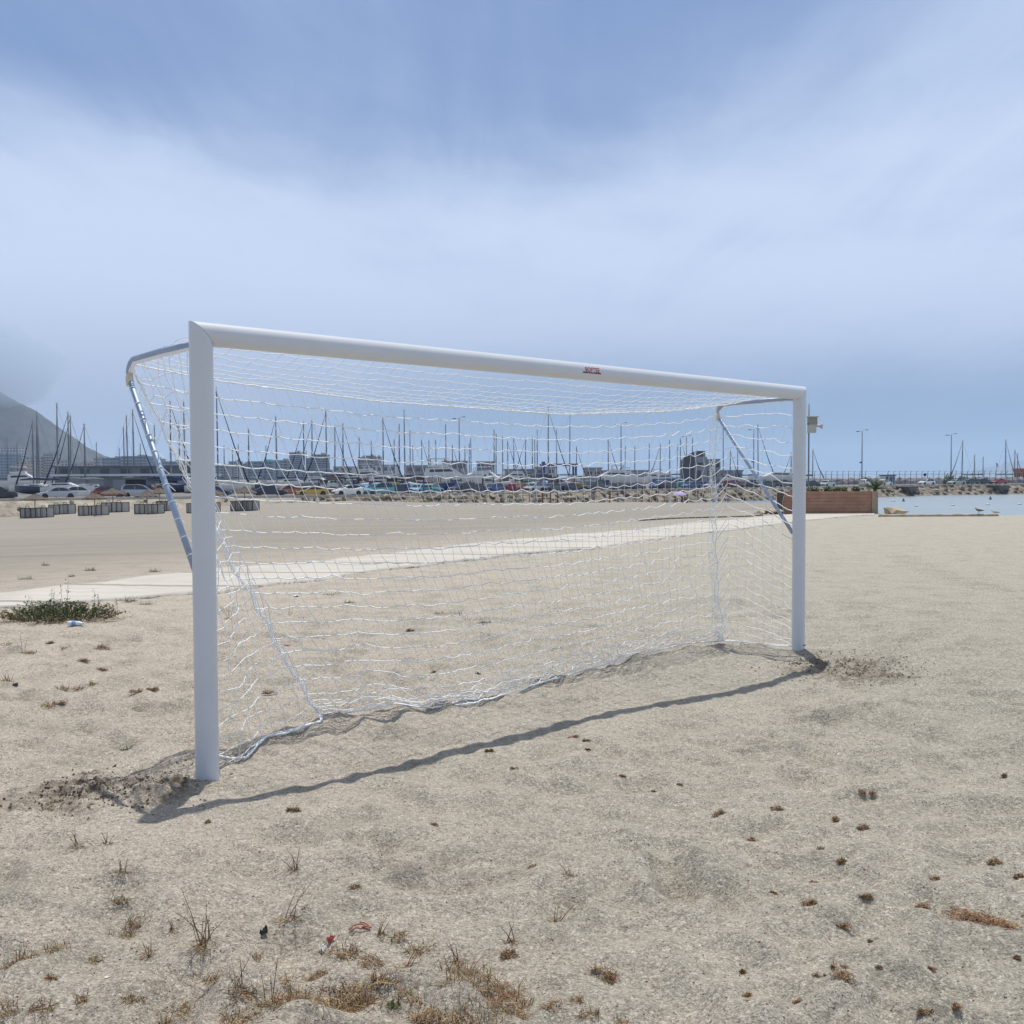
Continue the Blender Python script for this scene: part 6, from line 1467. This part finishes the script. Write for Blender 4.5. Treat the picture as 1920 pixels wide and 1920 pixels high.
# litter
def litter():
    g_ = ground(141, 1174); k = g_.y / 1920
    t = thing('plastic_bottle', 'crumpled clear plastic bottle with a blue label lying below the bush', 'bottle', g_ + Vector((0, 0, .022)), -.15)
    pm = mat('clear_plastic', (.72, .78, .84), .15, spec=.7); m = MB(); m.lathe([(.008, -.078), (.024, -.076), (.026, -.05), (.022, -.03), (.026, 0), (.023, .03), (.026, .045), (.012, .072), (.011, .086)], n=14); o = m.build('body', pm, t, smooth=True); o.rotation_euler = (0, R(90), 0)
    m = MB(); m.lathe([(.0272, -.026), (.0275, 0), (.0265, .018)], n=14); o = m.build('label_band', mat('blue_label', (.22, .34, .62), .4), t, smooth=True); o.rotation_euler = (0, R(90), 0)
    m = MB(); m.lathe([(.013, .084), (.013, .098)], n=12); o = m.build('cap', gel['white'], t); o.rotation_euler = (0, R(90), 0)
    rr = random.Random(3)
    def scrap(px, py, s, mm, name, label, cat):
        g_ = ground(px, py); k = g_.y / 1920; t = thing(name, label, cat, g_ + Vector((0, 0, .006)), rr.random() * 3); m = MB(); N = 7; vs = []
        for i in range(N):
            for j in range(N): vs.append(((i / 6 - .5) * s * k * (1 + .3 * rr.random()), (j / 6 - .5) * s * k * .7, abs(rr.gauss(0, .006)) + .008 * math.sin(i * 1.4) * math.cos(j)))
        m.add(vs, [(i * N + j, i * N + j + 1, (i + 1) * N + j + 1, (i + 1) * N + j) for i in range(N - 1) for j in range(N - 1)]); o = m.build('crumpled_film', mm, t); so_ = o.modifiers.new('thick', 'SOLIDIFY'); so_.thickness = .0012
    scrap(495, 1757, 13, mat('black_plastic', (.015, .015, .018), .4), 'plastic_scrap', 'small black plastic scrap on the lower left sand', 'litter')
    scrap(29, 1288, 12, mat('black_plastic', (.015, .015, .018), .4), 'plastic_scrap', 'small black scrap near the left edge', 'litter')
    scrap(620, 1776, 13, mat('red_plastic', (.40, .08, .06), .4), 'plastic_scrap', 'bright red plastic scrap beside the olive grass', 'litter')
    scrap(605, 1781, 14, mat('white_plastic_film', (.65, .65, .66), .4), 'plastic_scrap', 'white plastic scrap touching the bright red one', 'litter')
    scrap(556, 1118, 13, mat('white_plastic_film', (.65, .65, .66), .4), 'plastic_scrap', 'white scrap on the sand beyond the net', 'litter')
    pts = [ground(px, py) + Vector((0, 0, .008 + .006 * rr.random())) for px, py in ((655, 1762), (662, 1754), (672, 1750), (682, 1749), (690, 1753), (694, 1760), (684, 1757), (676, 1761), (668, 1757), (660, 1766))]
    m = MB(); m.tube(pts, .0028, 5); m.tube([p + Vector((.004, .003, .004)) for p in pts[2:8]], .0025, 5); o = m.build('plastic_string', mat('faded_red_string', (.36, .14, .10), .7), smooth=True); tag(o, 'faded red string curled on the sand among dry grass', 'string')
    g_ = ground(788, 1640); o = put('shell', rock_mesh(77, .012, .010, .008, mat('white_shell', (.66, .62, .54), .5), 'shell', 2), None, g_ + Vector((0, 0, .004))); tag(o, 'largest white shell in the middle foreground', 'shell')
    g_ = ground(199, 1832); o = put('shell', rock_mesh(78, .013, .010, .005, mat('cream_shell', (.60, .56, .40), .5), 'shell', 2), None, g_ + Vector((0, 0, .004))); tag(o, 'flat cream shell in the lower left foreground', 'shell')
litter()
# things nobody could count: clods, chips, fine dry debris
def scatter():
    rs_ = np.random.RandomState(21)
    def tetra(m, p, s, mi, rr):
        a = [Vector((rr.gauss(0, 1), rr.gauss(0, 1), rr.gauss(0, .8))) for _ in range(6)]
        pts = [p + v.normalized() * s * rr.uniform(.7, 1.2) for v in (Vector((1, 0, 0)) + a[0] * .3, Vector((-.5, .9, 0)) + a[1] * .3, Vector((-.5, -.9, 0)) + a[2] * .3, Vector((0, 0, .8)) + a[3] * .3, Vector((.2, 0, -.7)))]
        m.add(pts, [(0, 1, 3), (1, 2, 3), (2, 0, 3), (1, 0, 4), (2, 1, 4), (0, 2, 4)], mi)
    rr = random.Random(8); m = MB()
    for (cx, cy, rx, ry, k) in SOILS[:2]:
        n = int(1000 * k); X = np.array([cx + rr.gauss(0, rx * .55) for _ in range(n)]); Y = np.array([cy + rr.gauss(0, ry * .55) for _ in range(n)]); Z = gz(X, Y)
        for x, y, z in zip(X, Y, Z): tetra(m, Vector((x, y, z + .001)), rr.choice((.003, .004, .004, .006, .008, .012)) * (.6 + .4 * k), rr.choice((0, 0, 1)), rr)
    o = m.build('soil_clods', [mat('dark_clod', (.125, .098, .072), .95, vary=.3, scale=30), mat('grey_clod', (.22, .185, .145), .95, vary=.3, scale=30)]); tag(o, 'dark crumbly soil clods around the dug post holes', 'soil', kind='stuff')
    m = MB(); n = 5200; Y = 2.6 + 9.5 * rs_.rand(n) ** 1.6; X = (rs_.rand(n) * 1.12 - .56) * Y; Z = gz(X, Y)
    for x, y, z in zip(X, Y, Z):
        c = rr.random(); tetra(m, Vector((x, y, z + .001)), rr.choice((.0014, .002, .0028, .004)) * (1 if c > .03 else 1.8) * (y / 4) ** .4, 0 if c < .38 else (1 if c < .8 else 2), rr)
    o = m.build('shell_grit', [mat('chip_white', (.62, .59, .52), .6), mat('chip_dark', (.09, .075, .06), .8), mat('chip_tan', (.28, .20, .13), .8)]); tag(o, 'white shell chips and dark grit strewn over the sand', 'grit', kind='stuff')
    m = MB(); n = 15000; P = []
    Y = 2.7 + 9.5 * rs_.rand(n) ** 1.5; X = (rs_.rand(n) * 1.12 - .56) * Y
    t_ = X / Y; w_ = np.clip(.12 + .9 * (vnoise(X * 1.3, Y * 1.3, 31) + .15) * 1.6, .05, 1) * np.where(t_ < .05, 1.0, .35) * np.where((Y < 3.4) & (t_ < .08), 2.6, 1)
    keep = rs_.rand(n) < w_; X = X[keep]; Y = Y[keep]; Z = gz(X, Y)
    for x, y, z in zip(X, Y, Z):
        for q in range(rr.choice((1, 1, 2, 4))):
            a = rr.random() * 6.28; ribbon(m, Vector((x + rr.gauss(0, .012), y + rr.gauss(0, .012), z + .002)), Vector((math.cos(a), math.sin(a), rr.uniform(-.02, .5))), rr.uniform(.010, .035) * (y / 4) ** .3, .0022 * (y / 4) ** .4, .35, rr, rr.choice((0, 0, 1, 1, 2, 5)), seg=2)
    o = m.build('dry_debris', STRAW); tag(o, 'fine dry stems and leaf scraps strewn over the sand', 'debris', kind='stuff')
scatter()
